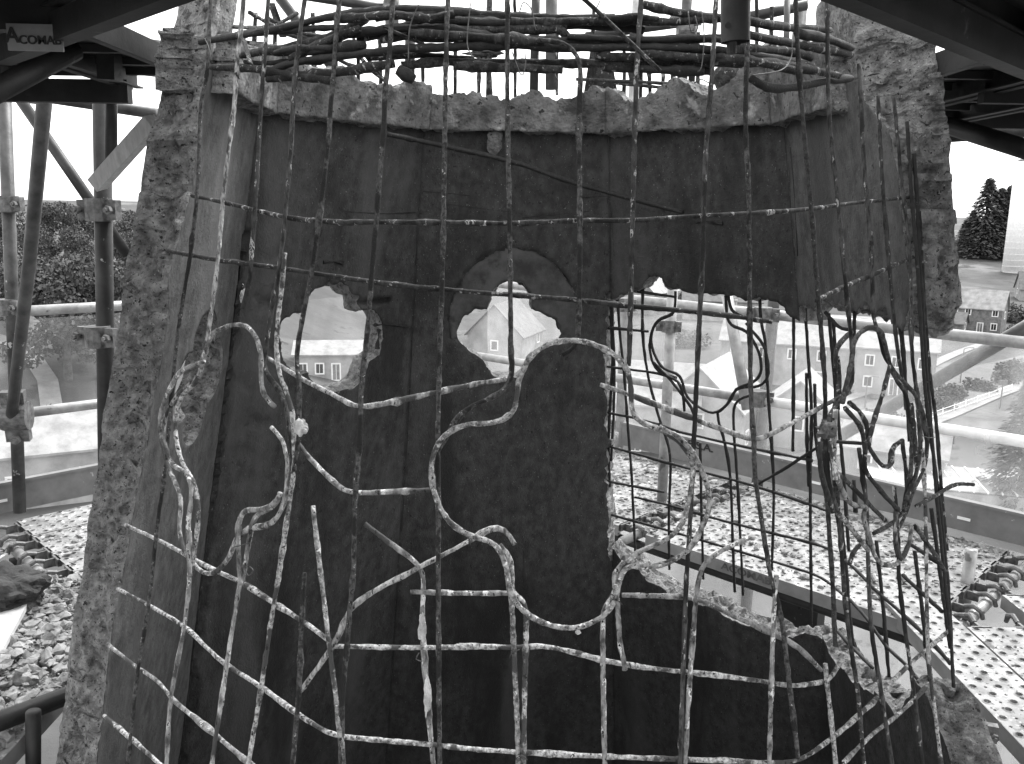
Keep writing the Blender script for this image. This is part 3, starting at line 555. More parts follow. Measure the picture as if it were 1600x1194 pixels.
VERT = [  # stripped front: upright bars, left to right (photo pixels)
 ([(331, -40), (328, 22), (324, 112), (314, 165), (309, 290), (297, 400), (279, 513), (268, 620), (259, 726), (246, 820), (233, 939), (216, 1044), (199, 1194), (190, 1250)], Mm),
 ([(383, -40), (380, 10), (371, 98), (366, 165), (351, 287), (341, 400), (334, 459), (327, 506), (320, 558), (307, 592), (277, 617), (259, 649), (252, 670), (253, 682), (257, 715), (270, 746), (280, 767), (283, 794), (280, 821), (283, 848), (293, 871), (309, 889), (325, 899), (343, 891), (359, 871), (368, 844), (377, 830), (390, 822), (415, 825), (429, 816), (440, 798), (448, 767), (450, 730), (445, 697), (436, 678), (424, 668)], Pl),
 ([(420, -30), (418, 20), (415, 61), (408, 162), (402, 270), (393, 400), (388, 450), (378, 482)], Mm),
 ([(482, -40), (476, 0), (462, 111), (454, 236), (439, 400), (427, 468), (415, 547), (414, 580), (436, 608), (447, 637), (451, 670), (456, 715), (455, 767)], Mm),
 ([(445, 395), (440, 452), (433, 513), (433, 563), (440, 595), (451, 619), (457, 649), (459, 678), (460, 719), (455, 767), (447, 821), (436, 895), (425, 963), (408, 1074), (388, 1194), (380, 1250)], Pl),
 ([(534, -40), (530, 0), (518, 152), (510, 253), (491, 400), (484, 441), (472, 502), (463, 558), (467, 588), (468, 626), (467, 653), (466, 690), (458, 740)], Mm),
 ([(616, -40), (612, 30), (608, 88), (602, 135), (599, 209), (592, 287), (589, 337), (583, 400), (574, 518), (565, 602), (562, 687), (555, 780), (552, 895), (547, 946), (542, 1013), (535, 1098), (533, 1194), (532, 1250)], Mm),
 ([(702, -40), (700, 0), (697, 84), (695, 202), (692, 400), (687, 552), (685, 636), (684, 704), (685, 794), (685, 929), (687, 1194), (688, 1250)], Mm),
 ([(793, -40), (793, 0), (793, 169), (797, 400), (798, 535), (799, 590), (780, 616), (739, 633), (716, 653), (699, 680), (684, 706)], Mm),
 ([(840, 62), (860, 64), (881, 67), (896, 78), (905, 95), (907, 115), (905, 202), (906, 400), (903, 528), (894, 548), (878, 555)], Mm),
 ([(1004, -40), (1002, 0), (996, 84), (992, 202), (987, 400), (984, 535), (982, 572)], Mm),
 ([(1122, -40), (1119, 0), (1111, 135), (1102, 253), (1098, 400), (1091, 540), (1086, 650), (1081, 766), (1075, 870), (1071, 940), (1063, 1194), (1061, 1250)], Mm),
 ([(1169, -20), (1168, 60), (1165, 189), (1170, 304), (1171, 400), (1173, 602), (1178, 690), (1180, 745), (1191, 819), (1204, 900), (1219, 956), (1232, 1057), (1247, 1185)], Mm),
 ([(1243, -30), (1244, 27), (1249, 118), (1259, 236), (1270, 350), (1274, 410), (1283, 518), (1289, 602), (1289, 653), (1286, 720), (1293, 794), (1301, 912), (1305, 1010)], D_),
 ([(1292, -30), (1293, 51), (1296, 186), (1310, 321), (1317, 400), (1327, 501), (1331, 542), (1332, 583), (1329, 609), (1318, 620), (1302, 638), (1294, 657), (1284, 690), (1287, 740)], Mm),
 ([(1342, 100), (1345, 155), (1350, 253), (1357, 337), (1362, 400), (1365, 500), (1374, 520), (1381, 552), (1392, 572), (1403, 590), (1416, 600), (1434, 622), (1442, 649), (1449, 690), (1445, 730), (1432, 756), (1423, 778), (1414, 809), (1401, 828), (1397, 846), (1403, 870)], Mm),
 ([(1372, 150), (1374, 189), (1379, 287), (1388, 400), (1401, 535), (1409, 585), (1418, 640), (1421, 690)], D_),
 ([(1396, 150), (1399, 179), (1411, 304), (1422, 400), (1424, 535), (1431, 602), (1440, 690)], Mm),
 ([(1417, 190), (1419, 216), (1424, 304), (1433, 410), (1445, 602), (1462, 737), (1470, 800), (1482, 929), (1490, 1074)], Bk),
 ([(1436, 330), (1441, 417), (1451, 569), (1462, 653), (1473, 790), (1480, 860)], D_),
 ([(1428, 240), (1434, 330), (1438, 417), (1447, 569), (1454, 653), (1462, 760), (1472, 860), (1486, 1000)], Bk),
 ([(296, 830), (297, 895), (287, 983), (267, 1091), (260, 1194), (257, 1240)], Pl),
 ([(393, 828), (386, 866), (375, 912), (354, 1040), (331, 1194), (324, 1240)], Pl),
 ([(489, 790), (492, 820), (499, 878), (513, 997), (526, 1098), (537, 1194), (541, 1240)], Pl),
 ([(476, 895), (472, 963), (467, 1081), (457, 1194), (454, 1240)], Mm),
 ([(1213, 899), (1208, 983), (1205, 1081), (1202, 1194), (1200, 1240)], Pl),
 ([(1165, 843), (1127, 861), (1100, 882), (1090, 915), (1080, 1030), (1070, 1194), (1068, 1240)], Pl),
 ([(1289, 1037), (1296, 1098), (1306, 1194), (1310, 1240)], Pl),
 ([(1296, 690), (1303, 740), (1310, 794), (1323, 963), (1340, 1081), (1350, 1194), (1355, 1240)], Mm),
 ([(1342, 700), (1350, 760), (1354, 794), (1360, 963), (1374, 1064), (1394, 1194), (1400, 1240)], Mm),
 ([(1397, 760), (1404, 845), (1404, 895), (1414, 983), (1428, 1081), (1441, 1194), (1446, 1240)], Mm),
 ([(1442, 700), (1446, 794), (1448, 929), (1451, 1030), (1463, 1131), (1474, 1220)], Pl),
]
for p, mt in VERT: bar('upright_bar', p, mt, 0.0, lumps=int(len(p) * .7))
HORZ = [
 ([(300, 306), (310, 308), (350, 316), (440, 338), (520, 347), (600, 347), (700, 348), (800, 349), (900, 345), (1000, 344), (1100, 337), (1170, 334), (1260, 327), (1330, 318), (1425, 308)], Mm),
 ([(262, 392), (340, 406), (430, 418), (530, 433), (600, 443), (690, 452), (800, 461), (901, 469), (979, 478), (1049, 484), (1142, 494), (1206, 503)], D_),
 ([(1276, 470), (1310, 452), (1350, 435), (1390, 418), (1426, 402)], Mm),
 ([(412, 556), (440, 572), (466, 589), (535, 624), (562, 636), (620, 627), (682, 613), (750, 599), (800, 591)], Pl),
 ([(938, 601), (970, 612), (1005, 625), (1065, 647), (1120, 668), (1175, 687), (1188, 686), (1230, 665), (1276, 640), (1327, 613)], Pl),
 ([(463, 690), (497, 730), (538, 767), (550, 770), (600, 769), (672, 766)], Pl),
 ([(190, 818), (250, 845), (287, 865), (337, 892), (381, 912), (429, 943), (472, 970), (516, 1002)], Pl),
 ([(184, 920), (233, 946), (287, 978), (324, 1013), (354, 1039), (405, 1071), (449, 1104), (489, 1131), (530, 1150), (611, 1158), (678, 1164), (732, 1170), (807, 1175), (945, 1182), (1074, 1187), (1144, 1189), (1212, 1192), (1249, 1187), (1289, 1162), (1327, 1131), (1374, 1088), (1384, 1077), (1414, 1044), (1482, 986)], Pl),
 ([(168, 1007), (216, 1044), (250, 1067), (270, 1094), (304, 1121), (337, 1148), (385, 1189), (420, 1215)], Pl),
 ([(162, 1118), (202, 1152), (250, 1194), (270, 1212)], Pl),
 ([(520, 1010), (658, 1012), (750, 1010), (800, 1012), (847, 1010), (888, 1017), (935, 1030), (986, 1040), (1060, 1049), (1083, 1051), (1202, 1066), (1235, 1072), (1276, 1067), (1297, 1062), (1312, 1035)], Pl),
 ([(641, 925), (720, 927), (797, 927)], Pl),
 ([(972, 930), (1020, 931), (1070, 933), (1094, 938), (1150, 964), (1205, 988), (1249, 1013), (1283, 1047)], Pl),
 ([(570, 818), (608, 848), (648, 877), (661, 897), (660, 963), (662, 1013), (668, 1098), (677, 1194), (681, 1240)], Pl),
 ([(469, 1081), (513, 1020), (532, 986), (547, 953), (581, 926), (658, 885), (732, 846), (766, 826), (786, 824), (799, 834), (804, 851)], Pl),
 ([(1318, 1192), (1360, 1150), (1409, 1112), (1457, 1064)], Pl),
]
for i, (p, mt) in enumerate(HORZ): bar('cross_bar', p, mt, -.014 if i not in (13, 14) else -.02, lumps=int(len(p) * .9))
LOOP = [  # the bent quatrefoil hoops of the windows
 ([(824, 565), (847, 542), (878, 533), (908, 533), (938, 542), (965, 559), (982, 582), (986, 616), (988, 643), (1002, 660), (1036, 673), (1058, 688), (1072, 702), (1083, 727), (1080, 762), (1074, 792), (1066, 817), (1045, 841), (1000, 862), (981, 879), (970, 900), (965, 925), (956, 948), (938, 966), (905, 980), (871, 980), (834, 966), (810, 946), (797, 922), (790, 882), (773, 851), (739, 838), (712, 824), (692, 801), (677, 764), (675, 721), (689, 687), (712, 670), (732, 663), (773, 660), (800, 646), (808, 619), (810, 596), (824, 565)], Pl, .015),
 ([(1030, 668), (1055, 680), (1079, 702), (1096, 734), (1108, 770), (1108, 794), (1096, 826), (1077, 858), (1040, 881), (1010, 886), (983, 885), (971, 895), (966, 918), (962, 938)], Pl, .028),
 ([(780, 852), (792, 864), (800, 886), (800, 925), (813, 936), (822, 956), (820, 1064), (818, 1194), (817, 1240)], Pl, .004),
 ([(798, 920), (802, 996), (808, 1131), (810, 1194), (811, 1240)], Pl, .0),
 ([(966, 908), (955, 936), (943, 958), (942, 1030), (945, 1194), (946, 1240)], Pl, .002),
 ([(964, 935), (969, 1003), (977, 1047)], Pl, .012),
 ([(975, 878), (962, 895), (960, 912), (964, 940)], Pl, .022),
 ([(313, 576), (329, 527), (347, 513), (375, 506), (390, 513), (404, 536), (408, 563), (408, 595), (413, 617), (420, 628), (429, 635)], Pl, .015),
 ([(319, 565), (289, 576), (275, 590), (259, 622), (250, 653), (252, 681), (259, 699), (270, 728), (286, 735), (298, 753), (298, 785), (294, 821), (295, 866), (297, 900)], Pl, .022),
 ([(310, 590), (300, 604), (286, 617), (277, 637), (274, 670), (276, 690), (284, 721), (295, 740), (304, 758), (309, 785), (309, 821), (303, 866), (298, 895)], Pl, .010),
 ([(436, 776), (428, 787), (410, 796), (384, 797), (376, 807), (372, 828), (373, 866), (376, 915)], Pl, .014),
 ([(438, 770), (431, 788), (418, 798), (404, 801), (395, 816), (389, 844), (379, 909)], Pl, .004),
 ([(1316, 630), (1331, 560), (1334, 535), (1342, 520), (1357, 511), (1370, 513), (1379, 524), (1392, 575), (1404, 600), (1414, 612), (1421, 649), (1425, 690), (1423, 735), (1416, 770), (1412, 800)], Mm, .02),
 ([(1425, 822), (1421, 846), (1412, 870), (1399, 883), (1381, 883), (1366, 868), (1357, 835), (1348, 804), (1355, 791), (1335, 791), (1322, 778), (1313, 761), (1307, 743), (1302, 720), (1298, 690)], Pl, .026),
 ([(1327, 629), (1346, 647), (1355, 666), (1353, 693), (1351, 732), (1364, 752), (1390, 783), (1408, 800)], D_, .012),
 ([(1320, 638), (1340, 660), (1349, 680), (1352, 710)], D_, .02),
 ([(1390, 572), (1379, 616), (1366, 655), (1357, 695)], Mm, .022),
 ([(1357, 698), (1365, 712), (1373, 723), (1386, 733), (1392, 728), (1393, 710), (1396, 696), (1410, 688)], Mm, .015),
 ([(1305, 575), (1306, 550), (1313, 535), (1330, 519)], D_, -.02), ([(1309, 557), (1311, 605), (1302, 645), (1290, 700)], Mm, -.02),
 ([(1288, 655), (1290, 700), (1296, 760), (1308, 800), (1316, 860)], Mm, .012), ([(1281, 690), (1282, 730), (1290, 765), (1302, 800)], D_, .03), ([(1306, 640), (1303, 690), (1305, 750)], Pl, .03),
 ([(1408, 804), (1390, 820), (1366, 833)], Mm, .01), ([(1309, 802), (1324, 818), (1342, 842), (1357, 860)], Pl, .02), ([(1429, 822), (1447, 846), (1469, 879), (1476, 892)], Mm, .012), ([(1316, 745), (1355, 785), (1383, 813)], Mm, -.01),
 ([(1432, 791), (1460, 776), (1473, 767), (1493, 757), (1521, 757)], Mm, .02), ([(1434, 640), (1438, 700), (1430, 745), (1416, 780)], Mm, .03), ([(1424, 630), (1430, 690), (1432, 730)], D_, .04), ([(1328, 880), (1334, 860), (1346, 850)], Mm, .0), ([(1410, 690), (1416, 740), (1419, 790)], D_, .0), ([(1400, 800), (1399, 840), (1408, 875)], Pl, .03),
]
for p, mt, of in LOOP: bar('hoop_bar', p, mt, of, step=6, lumps=int(len(p) * .25), r=.0056)
zA = lambda L: [(930 + x / 4.706, 430 + y / 4.706) for x, y in L]
zB_ = lambda L: [(930 + x / 4.706, 660 + y / 4.706) for x, y in L]
FARV = [[(965, 430), (965, 462), (969, 526), (975, 579), (982, 680), (987, 745), (993, 870)], [(1005, 425), (1004, 515), (1011, 579), (1021, 621), (1032, 660), (1043, 690), (1048, 724), (1045, 809), (1046, 890)], [(1240, 470), (1240, 560), (1239, 705)], [(1258, 480), (1263, 560), (1268, 640), (1266, 760), (1268, 978)], [(1260, 583), (1261, 700), (1264, 760)], [(952, 470), (957, 557), (951, 680), (953, 760)], [(956, 470), (960, 600), (955, 720)],
 zA([(900, 1000), (900, 1060), (930, 1176)]) + [(1124, 660), (1140, 734), (1145, 851), (1148, 925)], zA([(1140, 885), (1050, 910), (1020, 950), (1020, 1150)]) + [(1153, 766), (1161, 930)], zA([(1210, 170), (1220, 350), (1250, 480), (1260, 700), (1290, 1150)]) + [(1209, 766), (1206, 890)], [(1094, 692), (1096, 798), (1099, 905)], [(1315, 811), (1330, 983), (1334, 1010)], [(1369, 845), (1380, 950), (1389, 1057)], [(1429, 861), (1443, 970), (1455, 1085)], [(1302, 500), (1306, 560), (1310, 640)], [(1295, 490), (1301, 560), (1308, 640), (1318, 740), (1326, 860)], [(1405, 490), (1412, 560), (1416, 640)], [(1273, 600), (1275, 690), (1280, 720)], [(1334, 750), (1337, 800)], [(1455, 794), (1470, 900), (1485, 1013)]]
for p in FARV: bar('upright_bar', p, Bk, 0.01, True, r=.0066, lumps=2)
FARH = [[(950, 697), (1068, 730), (1174, 758), (1270, 790), (1296, 800)], [(992, 777), (1047, 790), (1142, 817), (1270, 849), (1300, 860)], [(950, 803), (1047, 830), (1142, 858), (1270, 897), (1300, 915), (1330, 940)], [(1057, 674), (1149, 695), (1270, 720)], [(948, 752), (1038, 769)], [(948, 573), (1026, 583), (1057, 591)], [(948, 645), (1000, 655), (1060, 674)], [(948, 512), (1013, 518)], [(980, 453), (1053, 464)], [(1320, 875), (1350, 902), (1360, 915), (1414, 963), (1455, 1003), (1485, 1037)], [(1423, 851), (1472, 882)], [(1411, 899), (1472, 956)], [(1327, 936), (1357, 970), (1387, 1013), (1414, 1037), (1455, 1088)], [(1303, 980), (1330, 1010), (1364, 1044)], [(1185, 756), (1230, 730), (1280, 697)], [(1305, 690), (1345, 693)]]
for p in FARH: bar('cross_bar', p, Bk, 0.0, True, r=.0062, lumps=2)
FARL = [zA([(590, 120), (580, 280), (480, 320), (420, 400), (400, 550), (440, 680), (520, 740), (610, 780), (650, 900), (655, 1000)]), zA([(570, 290), (460, 330), (410, 450), (430, 570), (500, 690), (600, 720), (640, 770), (660, 870), (720, 940), (830, 1010), (900, 1010), (990, 930), (1020, 860), (1060, 820), (1160, 790), (1220, 720), (1210, 580), (1160, 480), (1110, 410), (1000, 370), (970, 310), (960, 150)]), zA([(1110, 350), (1130, 385), (1230, 500), (1265, 620), (1270, 750), (1200, 820), (1040, 830), (1000, 900), (960, 970), (900, 1010)]), zA([(980, 150), (990, 230), (1020, 280), (1080, 300)]), zA([(430, 640), (560, 780), (640, 880), (720, 1000), (740, 1120)]), [(1290, 488), (1300, 500), (1315, 515), (1330, 515)], [(1336, 480), (1335, 500), (1334, 530)]]
for p in FARL: bar('hoop_bar', p, Bk, -.01, True, r=.0066, step=6)
# diagonal bar inside, and hoops and tangled bars on top of the ring
bar('cross_bar', [(604, 209), (793, 251), (901, 287), (1067, 332)], Bk, -.12, True, r=.010)
TOP = [[(312, 66), (424, 47), (523, 25), (610, 14), (654, 15), (708, 19), (791, 25), (830, 27)], [(798, 34), (880, 34), (960, 33), (1060, 34), (1127, 28), (1180, 35)], [(1005, 7), (1060, 20), (1127, 29), (1170, 34), (1230, 43), (1297, 47)], [(541, 54), (611, 45), (699, 33), (800, 37), (886, 39)], [(395, 83), (460, 72), (505, 61), (572, 31)], [(419, 124), (482, 117), (539, 112), (617, 99)], [(410, 117), (455, 99), (516, 90), (640, 76), (668, 75), (791, 70), (893, 75), (1021, 74), (1122, 79), (1246, 97)], [(627, 103), (690, 97), (825, 99), (960, 99), (1111, 98), (1160, 100)], [(708, 103), (802, 106), (879, 109)], [(600, 45), (699, 44), (757, 58), (841, 63), (960, 67), (1060, 72)], [(701, 46), (800, 47), (879, 45), (886, 58)], [(640, 52), (700, 54), (780, 61), (850, 66)], [(1001, 67), (1060, 63), (1127, 60)], [(942, 104), (1020, 108), (1111, 112)], [(1171, 55), (1228, 67), (1288, 78), (1329, 85)], [(1248, 52), (1295, 61), (1331, 76)], [(1149, 76), (1237, 81), (1266, 90)], [(1149, 94), (1207, 99), (1259, 108), (1310, 118)], [(1171, 121), (1207, 139), (1286, 128), (1330, 122)], [(330, 105), (400, 108), (460, 118), (520, 126)], [(1000, 84), (1080, 90), (1170, 95), (1250, 112)], [(622, 108), (634, 119), (647, 124)], [(455, 92), (505, 67), (560, 45)], [(930, 88), (1010, 90), (1120, 92), (1200, 88)], [(1000, 108), (1100, 112)]]
for i, p in enumerate(TOP): bar('top_hoop', p, D_ if i % 3 else Bk, rng.uniform(-.06, -.016), False, r=.0086, lumps=4)
for q in range(16):
    x0 = rng.uniform(330, 1050); ln = rng.uniform(90, 300); cy0 = lambda x: 26 + 62 * ((q % 5) / 4) + .00010 * (x - 800) ** 2 * .6
    bar('top_hoop', [(x, cy0(x) + rng.uniform(-5, 5)) for x in np.linspace(x0, x0 + ln, 5)], Bk if q % 2 else D_, rng.uniform(-.07, -.01), False, r=rng.uniform(.0055, .0085), lumps=3)
TOPF = [[(640, 40), (700, 34), (800, 30), (900, 36), (960, 40)], [(420, 30), (470, 55), (540, 100), (575, 106)], [(465, 20), (430, 40), (400, 45)], [(360, 42), (420, 46), (480, 62), (520, 70)], [(552, 61), (600, 126)], [(530, 67), (550, 72), (575, 106), (598, 124)], [(900, 124), (1000, 128), (1080, 134)], [(960, 130), (1036, 137)], [(1300, 40), (1250, 70), (1200, 100)], [(390, 20), (440, 45), (520, 60)]]
for p in TOPF: bar('top_hoop', p, D_, -.02, True, r=.007)
STUB = [(640, 60, 132), (661, 50, 136), (748, 70, 137), (764, -30, 150), (805, -30, 148), (1016, 105, 214), (1001, 70, 142), (1036, 95, 140), (1052, 80, 142), (490, 20, 105), (525, 25, 100), (560, 30, 120), (398, 20, 100), (1205, 10, 130), (1183, -20, 120), (1290, 70, 130), (350, 50, 112), (870, 40, 135), (925, 10, 140), (595, 60, 128), (711, 60, 135), (975, 40, 140), (1090, 50, 140), (430, 40, 110)]
for x, y0, y1 in STUB: bar('upright_bar', [(x + rng.uniform(-3, 3), y0), (x + rng.uniform(-1, 1), (y0 + y1) / 2), (x, y1 + 14)], D_ if x % 2 else Mm, .02, True, r=.0075 if x != 764 else .012, lumps=1)
def strap(pts, off, far, wd, mat=Mm):
    Q = catmull(np.array(pts, float), 10); P = np.array([cage(x, y, ACG + off, far) for x, y in Q]); b = MB(); b.tube(P, wd, 8, True, .05, .25); b.build('flat_strap', mat, SP)
strap([(900, -12), (938, 22), (1032, 112)], .03, False, .010); strap([(600, 43), (663, 70)], -.03, False, .009); strap([(424, 5), (442, 58)], .0, True, .02); strap([(380, 60), (392, 100)], .01, False, .009)
# flat plates and a bucket-like lump hanging in the top bars
for pts, off in (([(912, 148), (925, 62), (952, 70), (966, 150)], .03), ([(985, 130), (978, 98), (992, 88), (1000, 100), (996, 132)], -.03)):
    Vf = [cage(x, y, ACG + off, True) for x, y in pts]; Vb = [v + np.array([0, .012, 0]) for v in Vf]; n_ = len(pts)
    mk('plate', Vf + Vb, [tuple(range(n_)), tuple(range(2 * n_ - 1, n_ - 1, -1))] + [(i, (i + 1) % n_, n_ + (i + 1) % n_, n_ + i) for i in range(n_)], D_, SP)
def lump(name, c, r, mat, parent, sq=(1, 1, 1), seed=0, sub=14, amp=.35, fr=2.2):
    V = []; Fc = []; nu, nv = sub * 2, sub
    for j in range(nv + 1):
        for i in range(nu): a = 2 * pi * i / nu; b_ = pi * j / nv; V.append([sin(b_) * cos(a), sin(b_) * sin(a), cos(b_)])
    V = np.array(V); V = V * (1 + amp * fbm(V * fr + seed * 7.3, 4, seed))[:, None] * np.array(sq) * r + np.array(c)
    for j in range(nv):
        for i in range(nu): Fc.append((j * nu + i, (j + 1) * nu + i, (j + 1) * nu + (i + 1) % nu, j * nu + (i + 1) % nu))
    return mk(name, V, Fc, mat, parent)
lump('mortar_lump', cage(470, 668, ACG + .02, False), .013, M_plaster, SP, (1, 1, 1.35), 3)
lump('mortar_lump', cage(377, 458, AIN - .01, True), .018, M_plaster, SP, (.7, .5, 1.7), 5, amp=.6)
lump('mortar_lump', cage(773, 222, AIN - .05, True), .03, M_ring, SP, (1, .6, 1.6), 6)
lump('mortar_lump', cage(1290, 672, ACG + .03, False), .016, M_ring, SP, (1.2, 1, 1), 8, amp=.6)
lump('mortar_lump', cage(1136, 122, ACG + .03, True), .05, D_, SP, (1.1, .8, 1), 9, amp=.2)
lump('mortar_lump', cage(757, 84, ACG + .03, True), .05, D_, SP, (1.4, .5, .35), 10); lump('mortar_lump', cage(995, 60, ACG, True), .03, D_, SP, (1, .5, 1.2), 11)
lump('mortar_lump', cage(668, 1090, ACG - .01, False), .009, M_plaster, SP, (.9, .9, 4.5), 12, amp=.5); lump('mortar_lump', cage(660, 985, ACG - .01, False), .008, M_plaster, SP, (.9, .9, 4.0), 14, amp=.5)
lump('mortar_lump', cage(903, 988, ACG + .015, False), .0045, M_plaster, SP, (1.2, .6, 1.0), 15, amp=.4)
def wire(pts, off=.02, far=False, r=.0013):
    P = np.array([cage(x, y, ACG + off, far) for x, y in catmull(np.array(pts, float), 4)]); b = MB(); b.tube(P, r, 5); b.build('tie_wire', M_wire, SP, True)
WIRES = [[(654, 7), (640, 45), (638, 95)], [(735, 5), (730, 68), (740, 92)], [(812, 18), (818, 4), (830, 14), (836, 45)], [(800, 81), (814, 117), (820, 108), (822, 80)], [(1174, 118), (1220, 110), (1236, 90), (1238, 62)], [(1097, 20), (1100, 60), (1096, 105), (1090, 112)], [(1085, 130), (1095, 124), (1108, 130)], [(320, 60), (327, 80), (322, 110)], [(938, 0), (926, 30), (945, 20)], [(1075, 18), (1080, 50), (1090, 45), (1086, 25)], [(365, 855), (378, 852), (390, 848)], [(390, 885), (396, 892), (388, 900), (383, 890)], [(796, 1030), (800, 1020), (812, 1015)], [(806, 1186), (815, 1180), (824, 1187)], [(950, 934), (955, 928), (966, 938), (972, 945)], [(733, 846), (736, 852), (731, 838)], [(1440, 680), (1450, 684), (1462, 683)], [(1350, 808), (1362, 813), (1370, 808)], [(655, 1020), (650, 1030), (660, 1034)]]
for q in WIRES: wire(q)

# ================================================================== SCAFFOLD
ZD = -1.8; KS = 1.8 / 1.57; VI, VO = 1.77, 3.12
U_ = np.array([1, -1, 0]) / math.sqrt(2); V_ = np.array([1, 1, 0]) / math.sqrt(2); C3 = np.array([CX, CY, 0])
def mir(p): return np.array([2 * CX - p[0], p[1], p[2]])
def br(u, v, z): return C3 + U_ * u + V_ * v + np.array([0, 0, z])
def bl_(u, v, z): return mir(br(u, v, z))
def raw_mesh(name, b, mat, smooth=False):
    me = bpy.data.meshes.new(name); me.from_pydata([tuple(map(float, x)) for x in b.v], [], b.f); me.materials.append(mat)
    if smooth: me.polygons.foreach_set('use_smooth', [True] * len(me.polygons))
    return me
_pc = {}
def plank_meshes(L, W, perf, dark=False):
    key = (round(L, 3), round(W, 3), perf, dark)
    if key in _pc: return _pc[key]
    b = MB()
    if perf:
        c = .052; nx_ = max(1, int(round(L / c))); ny_ = max(1, int(round(W / c))); cx_ = L / nx_; cy_ = W / ny_; NS = 8
        for i in range(nx_):
            for j in range(ny_):
                x0 = -L / 2 + i * cx_; y0 = -W / 2 + j * cy_; xc = x0 + cx_ / 2; yc = y0 + cy_ / 2; big = (i + j) % 2 == 0; r_ = .0135 if big else .006; zr = .004 if big else -.001
                sq = [(x0 + cx_, yc), (x0 + cx_, y0 + cy_), (xc, y0 + cy_), (x0, y0 + cy_), (x0, yc), (x0, y0), (xc, y0), (x0 + cx_, y0)]
                V = [(x, y, 0) for x, y in sq] + [(xc + r_ * 1.5 * cos(pi / 4 * q), yc + r_ * 1.5 * sin(pi / 4 * q), 0) for q in range(8)] + [(xc + r_ * cos(pi / 4 * q), yc + r_ * sin(pi / 4 * q), zr) for q in range(8)] + [(xc + r_ * .9 * cos(pi / 4 * q), yc + r_ * .9 * sin(pi / 4 * q), -.014) for q in range(8)]
                Fc = [(a * 8 + q, a * 8 + (q + 1) % 8, (a + 1) * 8 + (q + 1) % 8, (a + 1) * 8 + q) for a in range(3) for q in range(8)]
                b.add(V, Fc)
    else:
        b.box((0, 0, -.004), L / 2, W / 2, .004)
        for i in range(7): b.box((-L / 2 + L * (i + .5) / 7, 0, -.022), .012, W / 2 - .02, .012)
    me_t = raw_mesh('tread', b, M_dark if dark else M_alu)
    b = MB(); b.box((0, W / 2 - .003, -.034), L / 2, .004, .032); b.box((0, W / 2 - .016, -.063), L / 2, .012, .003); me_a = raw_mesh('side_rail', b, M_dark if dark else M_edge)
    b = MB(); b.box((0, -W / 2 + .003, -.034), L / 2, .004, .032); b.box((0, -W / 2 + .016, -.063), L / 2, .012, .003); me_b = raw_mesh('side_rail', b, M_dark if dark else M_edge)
    b = MB(); b.box((.03, 0, -.025), .035, .006, .022); b.tube([(.06, 0, -.008), (.10, 0, .006), (.135, 0, -.01), (.145, 0, -.045)], [.012, .013, .013, .010], 8); b.box((0, 0, -.02), .01, .045, .02); me_h = raw_mesh('hook', b, M_coupler)
    _pc[key] = (me_t, me_a, me_b, me_h); return _pc[key]
def plank(c, ang, L, W, label, group, perf=True, dark=False, hooks=(1, 1), name='deck_plank'):
    e = empty(name, wpos(c), label, 'plank', group); e.rotation_euler = (0, 0, ang); t_, a_, b_, h_ = plank_meshes(L, W, perf, dark)
    for me, nm in ((t_, 'tread'), (a_, 'side_rail'), (b_, 'side_rail')): o = bpy.data.objects.new(nm, me); COL.objects.link(o); o.parent = e
    for sgn, on in ((1, hooks[0]), (-1, hooks[1])):
        if not on: continue
        for y in (-W * .3, W * .3):
            o = bpy.data.objects.new('hook', h_); COL.objects.link(o); o.parent = e; o.location = (sgn * L / 2, y, 0); o.rotation_euler = (0, 0, 0 if sgn > 0 else pi)
    return e
GP = 'perforated deck planks round the spire'
for q in range(4):
    v = VI + .16 + q * .325; nm_ = ['nearest the spire', 'second from the spire', 'third from the spire', 'fourth from the spire'][q]
    plank(br(.0, v, ZD - .01), -pi / 4, 1.52, .318, f'perforated dusty steel plank of the right diagonal deck, {nm_}', GP)
    plank(br(-1.72, v, ZD - .01), -pi / 4, 1.52, .318, f'perforated steel plank behind the spire on the right, {nm_}', GP)
    plank(bl_(.0, v, ZD - .01), pi / 4 + pi, 1.52, .318, f'perforated dusty steel plank of the left diagonal deck, {nm_}', GP)
    if q == 3: plank(bl_(.0, v + .33, ZD - .01), pi / 4 + pi, 1.52, .318, 'perforated steel plank of the left diagonal deck, against the slotted toe board', GP)
    plank(bl_(-1.72, v, ZD - .01), pi / 4, 1.52, .318, f'perforated steel plank behind the spire on the left, {nm_}', GP)
for q, (x0, x1, y0, y1, dz) in enumerate([(1.78, 2.03, .4, 3.95, .0), (2.045, 2.37, .4, 3.54, -.004), (2.42, 2.73, .3, 3.38, .06), (2.74, 3.06, .3, 4.2, -.004), (2.39, 2.72, .3, 3.88, -.006)]):
    nm_ = ['narrow one along the spire', 'second from the spire', 'raised one', 'outermost', 'one under the raised plank'][q]
    plank(np.array([(x0 + x1) / 2, (y0 + y1) / 2, ZD + .012 + dz]), pi / 2, y1 - y0, x1 - x0, f'perforated steel plank of the right hand deck, the {nm_}', GP, hooks=(1, 0))
    if q != 2: plank(mir(np.array([(x0 + x1) / 2, (y0 + y1) / 2, ZD + .012 + dz])), pi / 2, y1 - y0, x1 - x0, f'perforated rubble strewn plank of the left hand deck, the {nm_}', GP, hooks=(1, 0))
place_text('lettering', 'ACOMABI', .034, br(.14, 1.2455, ZD - .045), U_, np.array([0, 0, 1.0]), M_toe, None, 1.5) if False else None
def frame(name, loc, label): return empty(name, wpos(loc), label, 'scaffold')
FR_ = frame('scaffold_bay', br(0, 2.6, -3), 'steel tube scaffold bay with guard rails at the right behind the spire')
